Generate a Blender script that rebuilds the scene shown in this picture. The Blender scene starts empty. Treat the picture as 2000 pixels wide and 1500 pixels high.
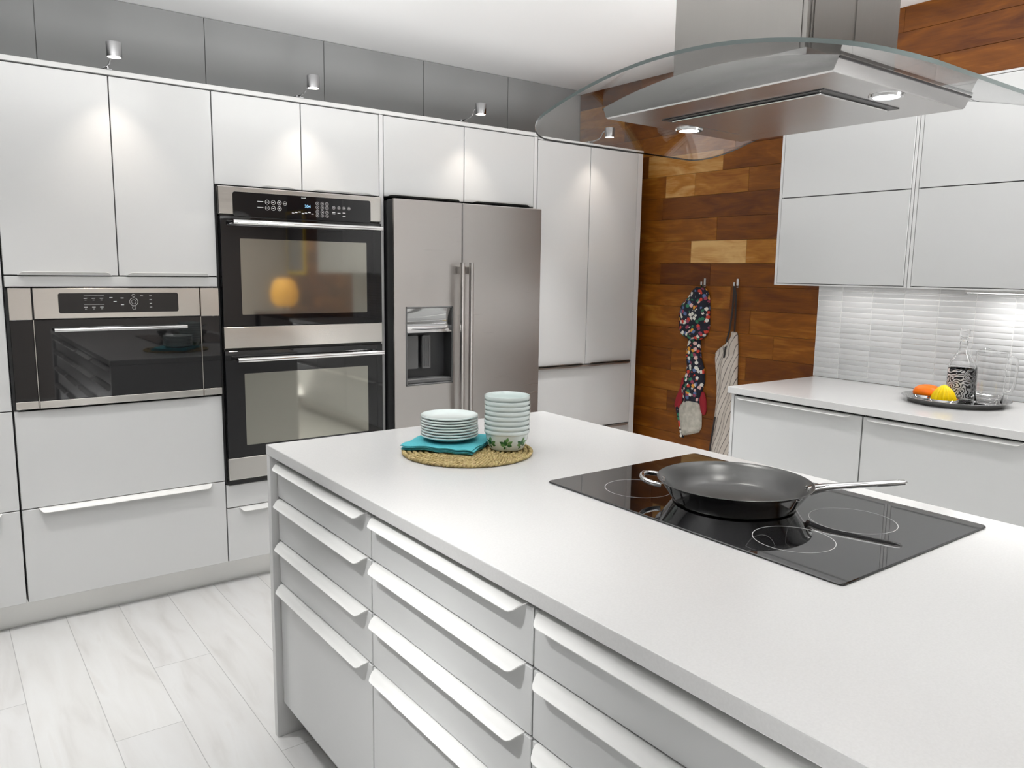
import bpy, bmesh, math, random
from mathutils import Vector, Matrix
random.seed(7)
SC = bpy.context.scene
COL = SC.collection
PI = math.pi
R = math.radians

# ------------------------------------------------------------------ materials
def new_mat(name):
    m = bpy.data.materials.new(name); m.use_nodes = True
    nt = m.node_tree
    return m, nt, nt.nodes['Principled BSDF']

def pmat(name, col, rough=.4, metal=0., coat=0., spec=.5, **kw):
    m, nt, b = new_mat(name)
    b.inputs['Base Color'].default_value = (*col, 1)
    b.inputs['Roughness'].default_value = rough
    b.inputs['Metallic'].default_value = metal
    b.inputs['Specular IOR Level'].default_value = spec
    b.inputs['Coat Weight'].default_value = coat
    b.inputs['Coat Roughness'].default_value = kw.get('coat_rough', .04)
    if 'trans' in kw: b.inputs['Transmission Weight'].default_value = kw['trans']
    if 'ior' in kw: b.inputs['IOR'].default_value = kw['ior']
    if 'emit' in kw:
        b.inputs['Emission Color'].default_value = (*kw['emit'], 1)
        b.inputs['Emission Strength'].default_value = kw.get('estr', 1.)
    if 'aniso' in kw:
        b.inputs['Anisotropic'].default_value = kw['aniso']
    return m

def nd(nt, t, **kw):
    n = nt.nodes.new(t)
    for k, v in kw.items():
        setattr(n, k, v)
    return n
def ln(nt, a, b): nt.links.new(a, b)
def math_n(nt, op, a, b=None, c=None):
    n = nd(nt, 'ShaderNodeMath', operation=op)
    for i, v in enumerate((a, b, c)):
        if v is None: continue
        if isinstance(v, (int, float)): n.inputs[i].default_value = v
        else: ln(nt, v, n.inputs[i])
    return n.outputs[0]
def ramp(nt, fac, stops):
    n = nd(nt, 'ShaderNodeValToRGB')
    while len(n.color_ramp.elements) < len(stops): n.color_ramp.elements.new(.5)
    for e, (p, c) in zip(n.color_ramp.elements, stops):
        e.position = p; e.color = (*c, 1)
    ln(nt, fac, n.inputs[0])
    return n.outputs[0]
def mix(nt, fac, a, b, blend='MIX'):
    n = nd(nt, 'ShaderNodeMix', data_type='RGBA', blend_type=blend)
    for sock, v in ((n.inputs[0], fac), (n.inputs[6], a), (n.inputs[7], b)):
        if isinstance(v, (int, float)): sock.default_value = v
        elif isinstance(v, tuple): sock.default_value = (*v, 1)
        else: ln(nt, v, sock)
    return n.outputs[2]

def brushed(name, col, rough=.3, along='Z', strength=.06):
    """brushed metal: fine stretched noise varies the roughness"""
    m, nt, b = new_mat(name)
    b.inputs['Base Color'].default_value = (*col, 1)
    b.inputs['Metallic'].default_value = 1
    tc = nd(nt, 'ShaderNodeTexCoord'); mp = nd(nt, 'ShaderNodeMapping')
    s = {'X': (2, 300, 300), 'Y': (300, 2, 300), 'Z': (300, 300, 2)}[along]
    mp.inputs['Scale'].default_value = s
    ln(nt, tc.outputs['Object'], mp.inputs[0])
    n = nd(nt, 'ShaderNodeTexNoise'); n.inputs['Scale'].default_value = 1.
    n.inputs['Detail'].default_value = 2
    ln(nt, mp.outputs[0], n.inputs['Vector'])
    r = math_n(nt, 'MULTIPLY_ADD', n.outputs['Fac'], strength * 2, rough - strength)
    ln(nt, r, b.inputs['Roughness'])
    return m

M = {}
M['front'] = pmat('white_gloss_front', (.61, .615, .612), .16, coat=.5, coat_rough=.03)
M['satin'] = pmat('white_satin_front', (.61, .618, .616), .22, coat=.25, coat_rough=.06)
M['carcass'] = pmat('white_carcass', (.70, .70, .69), .4)
M['gap'] = pmat('painted_gap_shade', (.05, .05, .05), .8)  # shade of the door gaps, painted dark on the carcass front faces
M['panelw'] = pmat('white_panel', (.66, .66, .656), .3)
M['plinth'] = brushed('satin_plinth', (.66, .66, .645), .32, 'X', .05)
M['handle'] = pmat('white_lacquered_metal', (.78, .78, .765), .28, coat=.2)
M['steelpull'] = brushed('satin_steel_pull', (.62, .61, .59), .3, 'X')
M['steel'] = brushed('brushed_steel', (.80, .78, .74), .2, 'X', .05)
M['steelz'] = brushed('brushed_steel_vertical', (.56, .535, .515), .30, 'X', .05)
M['hoodsteel'] = brushed('hood_steel', (.62, .61, .60), .24, 'Y', .04)
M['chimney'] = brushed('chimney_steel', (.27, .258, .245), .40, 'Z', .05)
M['chrome'] = pmat('chrome', (.66, .66, .66), .05, 1.)
M['darkchrome'] = pmat('dark_chrome', (.36, .36, .365), .08, 1.)
M['polished'] = pmat('polished_steel', (.62, .62, .62), .05, 1.)
M['blackglass'] = pmat('black_glass', (.006, .006, .007), .03, coat=.5, coat_rough=.02)
M['black'] = pmat('black_plastic', (.012, .012, .012), .35)
M['darkgrey'] = pmat('dark_grey_plastic', (.035, .036, .038), .3)
M['midgrey'] = pmat('grey_plastic', (.10, .10, .10), .3)
M['print'] = pmat('pale_print', (.62, .62, .62), .5)
M['digits'] = pmat('blue_digits', (.1, .3, .5), .4, emit=(.35, .65, .95), estr=1.4)
M['ovenwin'] = pmat('mirrored_oven_window', (.42, .41, .36), .05, .85)
M['glass'] = pmat('clear_glass', (1, 1, 1), .0, trans=1., ior=1.48)
M['hoodglass'] = pmat('hood_glass', (.995, 1, .998), .0, trans=1., ior=1.24)
M['glassedge'] = pmat('polished_glass_edge', (.075, .09, .088), .12, coat=.4)
M['bulb'] = pmat('lamp_lens', (.9, .9, .9), .3, emit=(1, .95, .88), estr=14.)
M['bulbcool'] = pmat('hood_lamp_lens', (.9, .9, .9), .3, emit=(.93, .97, 1), estr=9.)
M['ceiling'] = pmat('ceiling_paint', (.90, .90, .90), .7)
M['darkwall'] = pmat('charcoal_wall_paint', (.09, .092, .095), .6)
M['warmwall'] = pmat('warm_white_wall_paint', (.60, .555, .52), .6)
M['opal'] = pmat('opal_glass', (.71, .79, .775), .1, coat=.4)
M['leaf'] = pmat('green_leaf_print', (.028, .13, .04), .25)
M['leaf2'] = pmat('pale_leaf_print', (.13, .30, .10), .25)
M['yellow'] = pmat('yellow_plastic', (1., .70, .0), .35, spec=.3)
M['orange'] = pmat('orange_plastic', (1., .20, .0), .38, spec=.3)
M['strap'] = pmat('dark_strap', (.022, .018, .018), .8)
M['grout'] = pmat('white_grout', (.90, .90, .89), .7)
M['cord'] = pmat('grey_cord', (.3, .3, .3), .5)

def counter_mat():
    m, nt, b = new_mat('white_quartz')
    tc = nd(nt, 'ShaderNodeTexCoord')
    n = nd(nt, 'ShaderNodeTexNoise'); n.inputs['Scale'].default_value = 260
    ln(nt, tc.outputs['Object'], n.inputs['Vector'])
    ln(nt, ramp(nt, n.outputs['Fac'], [(.3, (.60, .60, .595)), (.7, (.63, .63, .625))]), b.inputs['Base Color'])
    b.inputs['Roughness'].default_value = .2
    return m
M['counter'] = counter_mat()

def grey_panel_mat():
    m, nt, b = new_mat('grey_glossy_panel')
    b.inputs['Base Color'].default_value = (.29, .295, .295, 1)
    b.inputs['Roughness'].default_value = .16
    return m
M['greypanel'] = grey_panel_mat()

def floor_mat():
    """white stone-look planks .1955 wide along X, 1.2 long along Y, third-bond"""
    m, nt, b = new_mat('white_plank_tile')
    tc = nd(nt, 'ShaderNodeTexCoord'); sx = nd(nt, 'ShaderNodeSeparateXYZ')
    ln(nt, tc.outputs['Object'], sx.inputs[0])
    W, L = .1955, 1.6
    uu = math_n(nt, 'DIVIDE', math_n(nt, 'ADD', sx.outputs[0], .067), W)
    row = math_n(nt, 'FLOOR', uu)
    fu = math_n(nt, 'SUBTRACT', uu, row)
    cr = nd(nt, 'ShaderNodeValToRGB'); cr.color_ramp.interpolation = 'CONSTANT'
    tab = {-4: -.3, -3: -1.1, -2: -.8, -1: -.6, 0: -1.5, 1: -.999, 2: -.597, 3: -1.33, 4: -.9, 5: -.4}
    ks = sorted(tab)
    while len(cr.color_ramp.elements) < len(ks): cr.color_ramp.elements.new(.5)
    for e, k in zip(cr.color_ramp.elements, ks):
        e.position = 0 if k == ks[0] else (k + 3.5 + .0) / 12.; g = -tab[k] / 2; e.color = (g, g, g, 1)
    ln(nt, math_n(nt, 'DIVIDE', math_n(nt, 'ADD', row, 4.), 12.), cr.inputs[0])
    off = math_n(nt, 'MULTIPLY', cr.outputs[0], -2.)
    vv = math_n(nt, 'DIVIDE', math_n(nt, 'SUBTRACT', sx.outputs[1], off), L)
    cell = math_n(nt, 'FLOOR', vv)
    fv = math_n(nt, 'SUBTRACT', vv, cell)
    def edge(f, size, w):
        d = math_n(nt, 'MINIMUM', f, math_n(nt, 'SUBTRACT', 1., f))
        return math_n(nt, 'LESS_THAN', math_n(nt, 'MULTIPLY', d, size), w)
    seam = math_n(nt, 'MAXIMUM', edge(fu, W, .0011), edge(fv, L, .0011))
    cv = nd(nt, 'ShaderNodeCombineXYZ'); ln(nt, row, cv.inputs[0]); ln(nt, cell, cv.inputs[1])
    wn = nd(nt, 'ShaderNodeTexWhiteNoise'); wn.noise_dimensions = '3D'; ln(nt, cv.outputs[0], wn.inputs['Vector'])
    c2 = nd(nt, 'ShaderNodeCombineXYZ')
    ln(nt, math_n(nt, 'MULTIPLY', sx.outputs[0], 14.), c2.inputs[0]); ln(nt, math_n(nt, 'MULTIPLY', sx.outputs[1], 2.2), c2.inputs[1])
    ln(nt, math_n(nt, 'MULTIPLY', wn.outputs['Value'], 37.), c2.inputs[2])
    n1 = nd(nt, 'ShaderNodeTexNoise'); n1.inputs['Scale'].default_value = 1.; n1.inputs['Detail'].default_value = 5
    n1.inputs['Distortion'].default_value = .6
    ln(nt, c2.outputs[0], n1.inputs['Vector'])
    base = ramp(nt, n1.outputs['Fac'], [(.25, (.56, .55, .535)), (.45, (.64, .635, .625)), (.62, (.67, .67, .665)), (.82, (.60, .58, .56))])
    tint = ramp(nt, wn.outputs['Value'], [(0, (.93, .93, .93)), (1, (1, 1, .99))])
    c = mix(nt, 1., base, tint, 'MULTIPLY')
    c = mix(nt, seam, c, (.34, .34, .33))
    ln(nt, c, b.inputs['Base Color'])
    b.inputs['Roughness'].default_value = .38
    return m
M['floor'] = floor_mat()

def wood_mat():
    """acacia planks running along Y; the tone of each plank is stored on its faces"""
    m, nt, b = new_mat('oiled_acacia')
    at = nd(nt, 'ShaderNodeAttribute'); at.attribute_name = 'plank'
    sp = nd(nt, 'ShaderNodeSeparateColor'); ln(nt, at.outputs['Color'], sp.inputs[0])
    tone, seed = sp.outputs[0], sp.outputs[1]
    tc = nd(nt, 'ShaderNodeTexCoord'); sx = nd(nt, 'ShaderNodeSeparateXYZ')
    ln(nt, tc.outputs['Object'], sx.inputs[0])
    def noise(sy, sz, k, detail, dist):
        c = nd(nt, 'ShaderNodeCombineXYZ')
        ln(nt, math_n(nt, 'MULTIPLY', sx.outputs[1], sy), c.inputs[0])
        ln(nt, math_n(nt, 'MULTIPLY', sx.outputs[2], sz), c.inputs[1])
        ln(nt, math_n(nt, 'MULTIPLY', seed, k), c.inputs[2])
        n = nd(nt, 'ShaderNodeTexNoise'); n.inputs['Scale'].default_value = 1.
        n.inputs['Detail'].default_value = detail; n.inputs['Distortion'].default_value = dist
        ln(nt, c.outputs[0], n.inputs['Vector'])
        return n.outputs['Fac']
    broad = noise(3.2, 11., 61., 3, 1.4)
    grain = noise(9., 150., 23., 3, .3)
    t = math_n(nt, 'ADD', tone, math_n(nt, 'MULTIPLY_ADD', broad, .62, -.31))
    t = math_n(nt, 'ADD', t, math_n(nt, 'MULTIPLY_ADD', grain, .22, -.11))
    c = ramp(nt, t, [(0., (.040, .0090, .0022)), (.25, (.115, .0310, .0040)), (.5, (.225, .070, .0052)), (.72, (.40, .165, .024)), (1., (.66, .41, .16))])
    ln(nt, c, b.inputs['Base Color'])
    b.inputs['Roughness'].default_value = .42
    b.inputs['Specular IOR Level'].default_value = .35
    return m
M['wood'] = wood_mat()

def tile_mat():
    m, nt, b = new_mat('pale_grey_glazed_tile')
    at = nd(nt, 'ShaderNodeAttribute'); at.attribute_name = 'plank'
    sp = nd(nt, 'ShaderNodeSeparateColor'); ln(nt, at.outputs['Color'], sp.inputs[0])
    ln(nt, ramp(nt, sp.outputs[0], [(0, (.57, .58, .585)), (1, (.66, .665, .67))]), b.inputs['Base Color'])
    b.inputs['Roughness'].default_value = .12
    return m
M['tile'] = tile_mat()

def seagrass_mat():
    m, nt, b = new_mat('woven_seagrass')
    tc = nd(nt, 'ShaderNodeTexCoord')
    n = nd(nt, 'ShaderNodeTexNoise'); n.inputs['Scale'].default_value = 150; n.inputs['Detail'].default_value = 3
    ln(nt, tc.outputs['Object'], n.inputs['Vector'])
    v = nd(nt, 'ShaderNodeTexVoronoi'); v.inputs['Scale'].default_value = 110
    ln(nt, tc.outputs['Object'], v.inputs['Vector'])
    c = ramp(nt, n.outputs['Fac'], [(.28, (.10, .06, .02)), (.42, (.34, .25, .10)), (.6, (.52, .42, .20)), (.8, (.72, .63, .38))])
    sp = nd(nt, 'ShaderNodeSeparateColor'); ln(nt, v.outputs['Color'], sp.inputs[0])
    c = mix(nt, .35, c, ramp(nt, sp.outputs[0], [(0, (.16, .12, .03)), (.6, (.45, .36, .13)), (1, (.62, .44, .25))]))
    ln(nt, c, b.inputs['Base Color']); b.inputs['Roughness'].default_value = .75
    return m
M['seagrass'] = seagrass_mat()

def napkin_mat():
    m, nt, b = new_mat('teal_cotton')
    tc = nd(nt, 'ShaderNodeTexCoord')
    n = nd(nt, 'ShaderNodeTexNoise'); n.inputs['Scale'].default_value = 500
    ln(nt, tc.outputs['Object'], n.inputs['Vector'])
    ln(nt, ramp(nt, n.outputs['Fac'], [(.3, (.055, .37, .42)), (.7, (.10, .46, .52))]), b.inputs['Base Color'])
    b.inputs['Roughness'].default_value = .85
    return m
M['teal'] = napkin_mat()

def floral_mat():
    m, nt, b = new_mat('dark_floral_print')
    tc = nd(nt, 'ShaderNodeTexCoord')
    v = nd(nt, 'ShaderNodeTexVoronoi'); v.inputs['Scale'].default_value = 40; v.inputs['Randomness'].default_value = 1
    ln(nt, tc.outputs['Object'], v.inputs['Vector'])
    sp = nd(nt, 'ShaderNodeSeparateColor'); ln(nt, v.outputs['Color'], sp.inputs[0])
    cr = nd(nt, 'ShaderNodeValToRGB'); cr.color_ramp.interpolation = 'CONSTANT'
    stops = [(0, (.75, .72, .66)), (.16, (.62, .06, .035)), (.32, (.03, .17, .09)), (.46, (.30, .05, .10)), (.58, (.75, .33, .04)), (.66, (.10, .16, .33)), (.76, (.70, .45, .42)), (.86, (.78, .76, .70))]
    while len(cr.color_ramp.elements) < len(stops): cr.color_ramp.elements.new(.5)
    for e, (p, c) in zip(cr.color_ramp.elements, stops): e.position = p; e.color = (*c, 1)
    ln(nt, sp.outputs[0], cr.inputs[0])
    n = nd(nt, 'ShaderNodeTexNoise'); n.inputs['Scale'].default_value = 130; n.inputs['Detail'].default_value = 2
    ln(nt, tc.outputs['Object'], n.inputs['Vector'])
    d = math_n(nt, 'ADD', v.outputs['Distance'], math_n(nt, 'MULTIPLY_ADD', n.outputs['Fac'], .5, -.25))
    c = mix(nt, math_n(nt, 'LESS_THAN', d, .46), (.009, .011, .022), cr.outputs[0])
    ln(nt, c, b.inputs['Base Color']); b.inputs['Roughness'].default_value = .85
    return m
M['floral'] = floral_mat()
M['redcloth'] = pmat('red_binding', (.30, .012, .022), .85)
def pale_lining():
    m, nt, b = new_mat('pale_lining')
    tc = nd(nt, 'ShaderNodeTexCoord'); n = nd(nt, 'ShaderNodeTexNoise'); n.inputs['Scale'].default_value = 40
    ln(nt, tc.outputs['Object'], n.inputs['Vector'])
    ln(nt, ramp(nt, n.outputs['Fac'], [(.3, (.42, .40, .34)), (.7, (.58, .55, .48))]), b.inputs['Base Color'])
    b.inputs['Roughness'].default_value = .9
    return m
M['lining'] = pale_lining()
def apron_mat():
    m, nt, b = new_mat('striped_linen')
    uv = nd(nt, 'ShaderNodeUVMap'); sx = nd(nt, 'ShaderNodeSeparateXYZ'); ln(nt, uv.outputs[0], sx.inputs[0])
    k = math_n(nt, 'ADD', math_n(nt, 'MULTIPLY', sx.outputs[0], 27.), math_n(nt, 'MULTIPLY', sx.outputs[1], 8.5))
    f = math_n(nt, 'FRACT', k)
    st = math_n(nt, 'LESS_THAN', f, .13)
    c = mix(nt, st, (.60, .54, .48), (.13, .115, .11))
    ln(nt, c, b.inputs['Base Color']); b.inputs['Roughness'].default_value = .9
    return m
M['apron'] = apron_mat()
def maze_mat():
    """black winding lines printed on the lower half of the clear bottle"""
    m, nt, b = new_mat('maze_printed_glass')
    uv = nd(nt, 'ShaderNodeUVMap'); mp = nd(nt, 'ShaderNodeMapping'); mp.inputs['Scale'].default_value = (6, 2.2, 1)
    ln(nt, uv.outputs[0], mp.inputs[0])
    n = nd(nt, 'ShaderNodeTexNoise'); n.inputs['Scale'].default_value = 1.; n.inputs['Detail'].default_value = 1
    ln(nt, mp.outputs[0], n.inputs['Vector'])
    s = math_n(nt, 'SINE', math_n(nt, 'MULTIPLY', n.outputs['Fac'], 78.))
    c = mix(nt, math_n(nt, 'GREATER_THAN', s, .18), (.80, .80, .82), (.012, .012, .018))
    ln(nt, c, b.inputs['Base Color']); b.inputs['Roughness'].default_value = .12
    return m
M['maze'] = maze_mat()
def pan_inside():
    m, nt, b = new_mat('nonstick_coating')
    b.inputs['Base Color'].default_value = (.085, .085, .084, 1); b.inputs['Metallic'].default_value = .5
    b.inputs['Roughness'].default_value = .30
    return m
M['nonstick'] = pan_inside()

# ------------------------------------------------------------------ mesh builder
class MB:
    def __init__(s): s.bm = bmesh.new(); s.uv = None
    def _merge(s, t):
        me = bpy.data.meshes.new('tmp'); t.to_mesh(me); t.free(); s.bm.from_mesh(me); bpy.data.meshes.remove(me)
    def box(s, x0, x1, y0, y1, z0, z1, bev=0., seg=1):
        t = bmesh.new()
        xs, ys, zs = sorted((x0, x1)), sorted((y0, y1)), sorted((z0, z1))
        v = [t.verts.new((xs[i], ys[j], zs[k])) for i in (0, 1) for j in (0, 1) for k in (0, 1)]
        for f in ((0, 1, 3, 2), (4, 6, 7, 5), (0, 4, 5, 1), (2, 3, 7, 6), (0, 2, 6, 4), (1, 5, 7, 3)):
            t.faces.new([v[i] for i in f])
        if bev: bmesh.ops.bevel(t, geom=list(t.edges), offset=bev, segments=seg, affect='EDGES', profile=.5)
        s._merge(t); return s
    def rbox(s, x0, x1, y0, y1, z0, z1, axis, r, seg=6, bev=0.):
        """box with its four edges parallel to axis rounded by r"""
        t = bmesh.new()
        xs, ys, zs = sorted((x0, x1)), sorted((y0, y1)), sorted((z0, z1))
        v = [t.verts.new((xs[i], ys[j], zs[k])) for i in (0, 1) for j in (0, 1) for k in (0, 1)]
        for f in ((0, 1, 3, 2), (4, 6, 7, 5), (0, 4, 5, 1), (2, 3, 7, 6), (0, 2, 6, 4), (1, 5, 7, 3)):
            t.faces.new([v[i] for i in f])
        ai = 'xyz'.index(axis)
        es = [e for e in t.edges if abs((e.verts[0].co - e.verts[1].co)[ai]) > 1e-9]
        bmesh.ops.bevel(t, geom=es, offset=r, segments=seg, affect='EDGES', profile=.5)
        if bev:
            es = [e for e in t.edges if abs((e.verts[0].co - e.verts[1].co)[ai]) < 1e-9 and e.calc_face_angle(0) > 1.]
            bmesh.ops.bevel(t, geom=es, offset=bev, segments=1, affect='EDGES')
        s._merge(t); return s
    def lathe(s, prof, seg=64, c=(0, 0, 0), close=False, uv=False):
        bm = s.bm; rings = []
        for r, z in prof:
            if r < 1e-6: rings.append([bm.verts.new((c[0], c[1], c[2] + z))])
            else: rings.append([bm.verts.new((c[0] + r * math.cos(2 * PI * i / seg), c[1] + r * math.sin(2 * PI * i / seg), c[2] + z)) for i in range(seg)])
        n = len(rings)
        for k in range(n if close else n - 1):
            a, b = rings[k], rings[(k + 1) % n]
            for i in range(seg):
                j = (i + 1) % seg
                if len(a) == 1 and len(b) == 1: continue
                if len(a) == 1: f = bm.faces.new((a[0], b[i], b[j]))
                elif len(b) == 1: f = bm.faces.new((a[i], a[j], b[0]))
                else: f = bm.faces.new((a[i], a[j], b[j], b[i]))
                if uv:
                    if s.uv is None: s.uv = bm.loops.layers.uv.verify()
                    for lp in f.loops:
                        a2 = math.atan2(lp.vert.co.y - c[1], lp.vert.co.x - c[0]) / (2 * PI)
                        if i == 0 or True:
                            base = (i + .5) / seg
                            a2 = a2 % 1.
                            if a2 - base > .5: a2 -= 1
                            if base - a2 > .5: a2 += 1
                        lp[s.uv].uv = (a2, lp.vert.co.z * 10)
        return s
    def tube(s, pts, r, seg=10, cap=True, flat=1.):
        """tube along points; r number or list; flat squashes it vertically"""
        bm = s.bm; pts = [Vector(p) for p in pts]; rings = []
        n = len(pts); up = Vector((0, 0, 1)); prev = None
        for i, p in enumerate(pts):
            d = (pts[min(i + 1, n - 1)] - pts[max(i - 1, 0)]).normalized()
            if prev is None:
                a = up if abs(d.z) < .95 else Vector((1, 0, 0))
                n1 = (a - d * a.dot(d)).normalized()
            else: n1 = (prev - d * prev.dot(d)).normalized()
            prev = n1; n2 = d.cross(n1)
            rr = r[i] if isinstance(r, (list, tuple)) else r
            rings.append([bm.verts.new(p + n1 * rr * flat * math.cos(2 * PI * k / seg) + n2 * rr * math.sin(2 * PI * k / seg)) for k in range(seg)])
        for a, b in zip(rings, rings[1:]):
            for k in range(seg): bm.faces.new((a[k], a[(k + 1) % seg], b[(k + 1) % seg], b[k]))
        if cap: bm.faces.new(rings[0]); bm.faces.new(rings[-1])
        return s
    def cyl(s, p0, p1, r, seg=24): return s.tube([p0, p1], r, seg)
    def prism(s, poly, axis, a, b):
        """polygon of (p,q) extruded along axis from a to b"""
        bm = s.bm
        def P(p, q, t): return {'x': (t, p, q), 'y': (p, t, q), 'z': (p, q, t)}[axis]
        A = [bm.verts.new(P(p, q, a)) for p, q in poly]; B = [bm.verts.new(P(p, q, b)) for p, q in poly]
        n = len(poly)
        for i in range(n): bm.faces.new((A[i], A[(i + 1) % n], B[(i + 1) % n], B[i]))
        bm.faces.new(A); bm.faces.new(B)
        return s
    def grid(s, rows, closed=False, uvs=None):
        bm = s.bm; V = [[bm.verts.new(p) for p in r] for r in rows]
        if uvs: s.uv = bm.loops.layers.uv.verify()
        for i in range(len(V) - 1):
            m = len(V[i])
            for j in range(m if closed else m - 1):
                idx = ((i, j), (i, (j + 1) % m), (i + 1, (j + 1) % m), (i + 1, j))
                f = bm.faces.new([V[a][b] for a, b in idx])
                if uvs:
                    for lp, (a, b) in zip(f.loops, idx): lp[s.uv].uv = uvs[a][b]
        return V
    def build(s, name, mat, parent=None, smooth=True, origin=None, angle=35, recalc=True):
        bm = s.bm
        o0 = Vector(origin) if origin is not None else (parent_origin(parent) if parent else Vector((0, 0, 0)))
        if recalc: bmesh.ops.recalc_face_normals(bm, faces=list(bm.faces))
        bmesh.ops.translate(bm, verts=list(bm.verts), vec=-o0)
        me = bpy.data.meshes.new(name); bm.to_mesh(me); bm.free()
        mats = mat if isinstance(mat, (list, tuple)) else [mat]
        for m in mats: me.materials.append(M[m] if isinstance(m, str) else m)
        if smooth:
            me.shade_smooth(); me.set_sharp_from_angle(angle=R(angle))
        o = bpy.data.objects.new(name, me); COL.objects.link(o)
        if parent: o.parent = parent
        elif origin is not None: o.location = o0
        return o

def parent_origin(o):
    v = Vector((0, 0, 0))
    while o: v += o.location; o = o.parent
    return v

def tag(o, label=None, cat=None, group=None, kind=None):
    if label: o['label'] = label
    if cat: o['category'] = cat
    if group: o['group'] = group
    if kind: o['kind'] = kind
    return o
def thing(name, label, cat, loc=(0, 0, 0), group=None):
    o = bpy.data.objects.new(name, None); COL.objects.link(o); o.location = loc
    o.empty_display_size = .05
    return tag(o, label, cat, group)
def copy_tree(o, parent=None):
    c = o.copy(); COL.objects.link(c)
    if parent: c.parent = parent
    for ch in [x for x in bpy.data.objects if x.parent == o]: copy_tree(ch, c)
    return c

class Fr:
    """cabinet frame: u to the right as seen from its front, w out of the front, z up"""
    def __init__(s, o, side):  # side 'S' faces -Y, 'W' faces -X
        s.o = o; s.side = side
    def P(s, u, w, z):
        if s.side == 'S': return (s.o[0] + u, s.o[1] - w, z)
        return (s.o[0] - w, s.o[1] - u, z)
    def box(s, mb, u0, u1, w0, w1, z0, z1, bev=0.):
        a = s.P(u0, w0, z0); b = s.P(u1, w1, z1)
        return mb.box(a[0], b[0], a[1], b[1], a[2], b[2], bev)
    def rbox(s, mb, u0, u1, w0, w1, z0, z1, r, axis='w', bev=0.):
        a = s.P(u0, w0, z0); b = s.P(u1, w1, z1)
        ax = {'S': {'w': 'y', 'u': 'x'}, 'W': {'w': 'x', 'u': 'y'}}[s.side].get(axis, 'z')
        return mb.rbox(a[0], b[0], a[1], b[1], a[2], b[2], ax, r, bev=bev)

def lip(F, u0, u1, zt, parent, flip=False, sc=1., mat='handle', taper=.022):
    """curved edge pull: a bent metal strip screwed on the edge of a front"""
    pts = [(-.012, .0015), (.0, .0015), (.005, .0013), (.0095, .0001), (.0145, -.0032), (.0190, -.0075), (.0240, -.0112), (.0285, -.0130)]
    n = 10
    def curve(t):
        t *= len(pts) - 1; i = min(int(t), len(pts) - 2); f = t - i
        return (pts[i][0] * (1 - f) + pts[i + 1][0] * f, pts[i][1] * (1 - f) + pts[i + 1][1] * f)
    th = .0022; mb = MB(); sg = -1 if flip else 1
    us = [0, .004, .010, .016, taper]; lim = [.30, .55, .80, .94, 1.]
    cols = [(u0 + a, l) for a, l in zip(us, lim)] + [(u0 + (u1 - u0) * k / 4, 1.) for k in (1, 2, 3)] + [(u1 - a, l) for a, l in reversed(list(zip(us, lim)))]
    rows = []
    for u, l in cols:
        out, inn = [], []
        for k in range(n + 1):
            t = l * k / n; a = curve(t); b = curve(min(t + .02, 1.)); c = curve(max(t - .02, 0))
            dx, dz = b[0] - c[0], b[1] - c[1]; L = math.hypot(dx, dz) or 1
            nx, nz = dz / L, -dx / L
            out.append(F.P(u, a[0] * sc, zt + sg * a[1] * sc)); inn.append(F.P(u, (a[0] + nx * th) * sc if a[0] > 0 else a[0] * sc, zt + sg * (a[1] + nz * th) * sc))
        rows.append(out + inn[::-1])
    V = mb.grid(rows, closed=True)
    mb.bm.faces.new(V[0]); mb.bm.faces.new(V[-1])
    return mb.build('handle', mat, parent, angle=50)

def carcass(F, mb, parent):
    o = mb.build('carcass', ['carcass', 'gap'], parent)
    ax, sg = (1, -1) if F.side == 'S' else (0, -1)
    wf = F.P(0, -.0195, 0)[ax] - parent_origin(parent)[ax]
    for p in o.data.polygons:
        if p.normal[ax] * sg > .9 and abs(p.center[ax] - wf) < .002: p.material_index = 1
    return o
def front(F, parent, name, u0, u1, z0, z1, mat='front', w0=-.018, w1=0., bev=.0016):
    mb = MB(); F.box(mb, u0, u1, w0, w1, z0, z1, bev)
    return mb.build(name, mat, parent)

# ------------------------------------------------------------------ the setting
XW, YB, ZC = 3.409, .70, 2.63
XL, YF = -3.6, -6.2
def struct(name, mb, mat, **kw):
    o = mb.build(name, mat, **kw); o['kind'] = 'structure'; return o

struct('floor', MB().box(XL - .1, XW + .1, YF - .1, YB + .1, -.08, 0), 'floor')
struct('wall_left', MB().box(XL - .1, XL, YF, YB, 0, ZC), 'darkwall')
struct('wall_front', MB().box(XL - .1, XW + .1, YF - .1, YF, 0, ZC), 'warmwall')
struct('ceiling', MB().box(XL - .1, XW + .1, YF - .1, YB + .1, ZC, ZC + .08), 'ceiling')

def back_wall():
    mb = MB()
    mb.box(XL, XW + .02, YB + .012, YB + .1, 0, ZC)
    seams = [-.98 - .56, -.42, .175, .77, .952, 1.56, 2.165, 2.763, XW - .002]
    seams = [-1.61, -1.0, -.39, .235, .955, 1.575, 2.19, 2.80, XW - .002]
    x0 = XL
    for x in seams:
        mb.box(x0 + .0015, x - .0015, YB, YB + .014, .0, ZC - .002, .0008)
        x0 = x
    return struct('wall_back', mb, 'greypanel')
back_wall()

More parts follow.
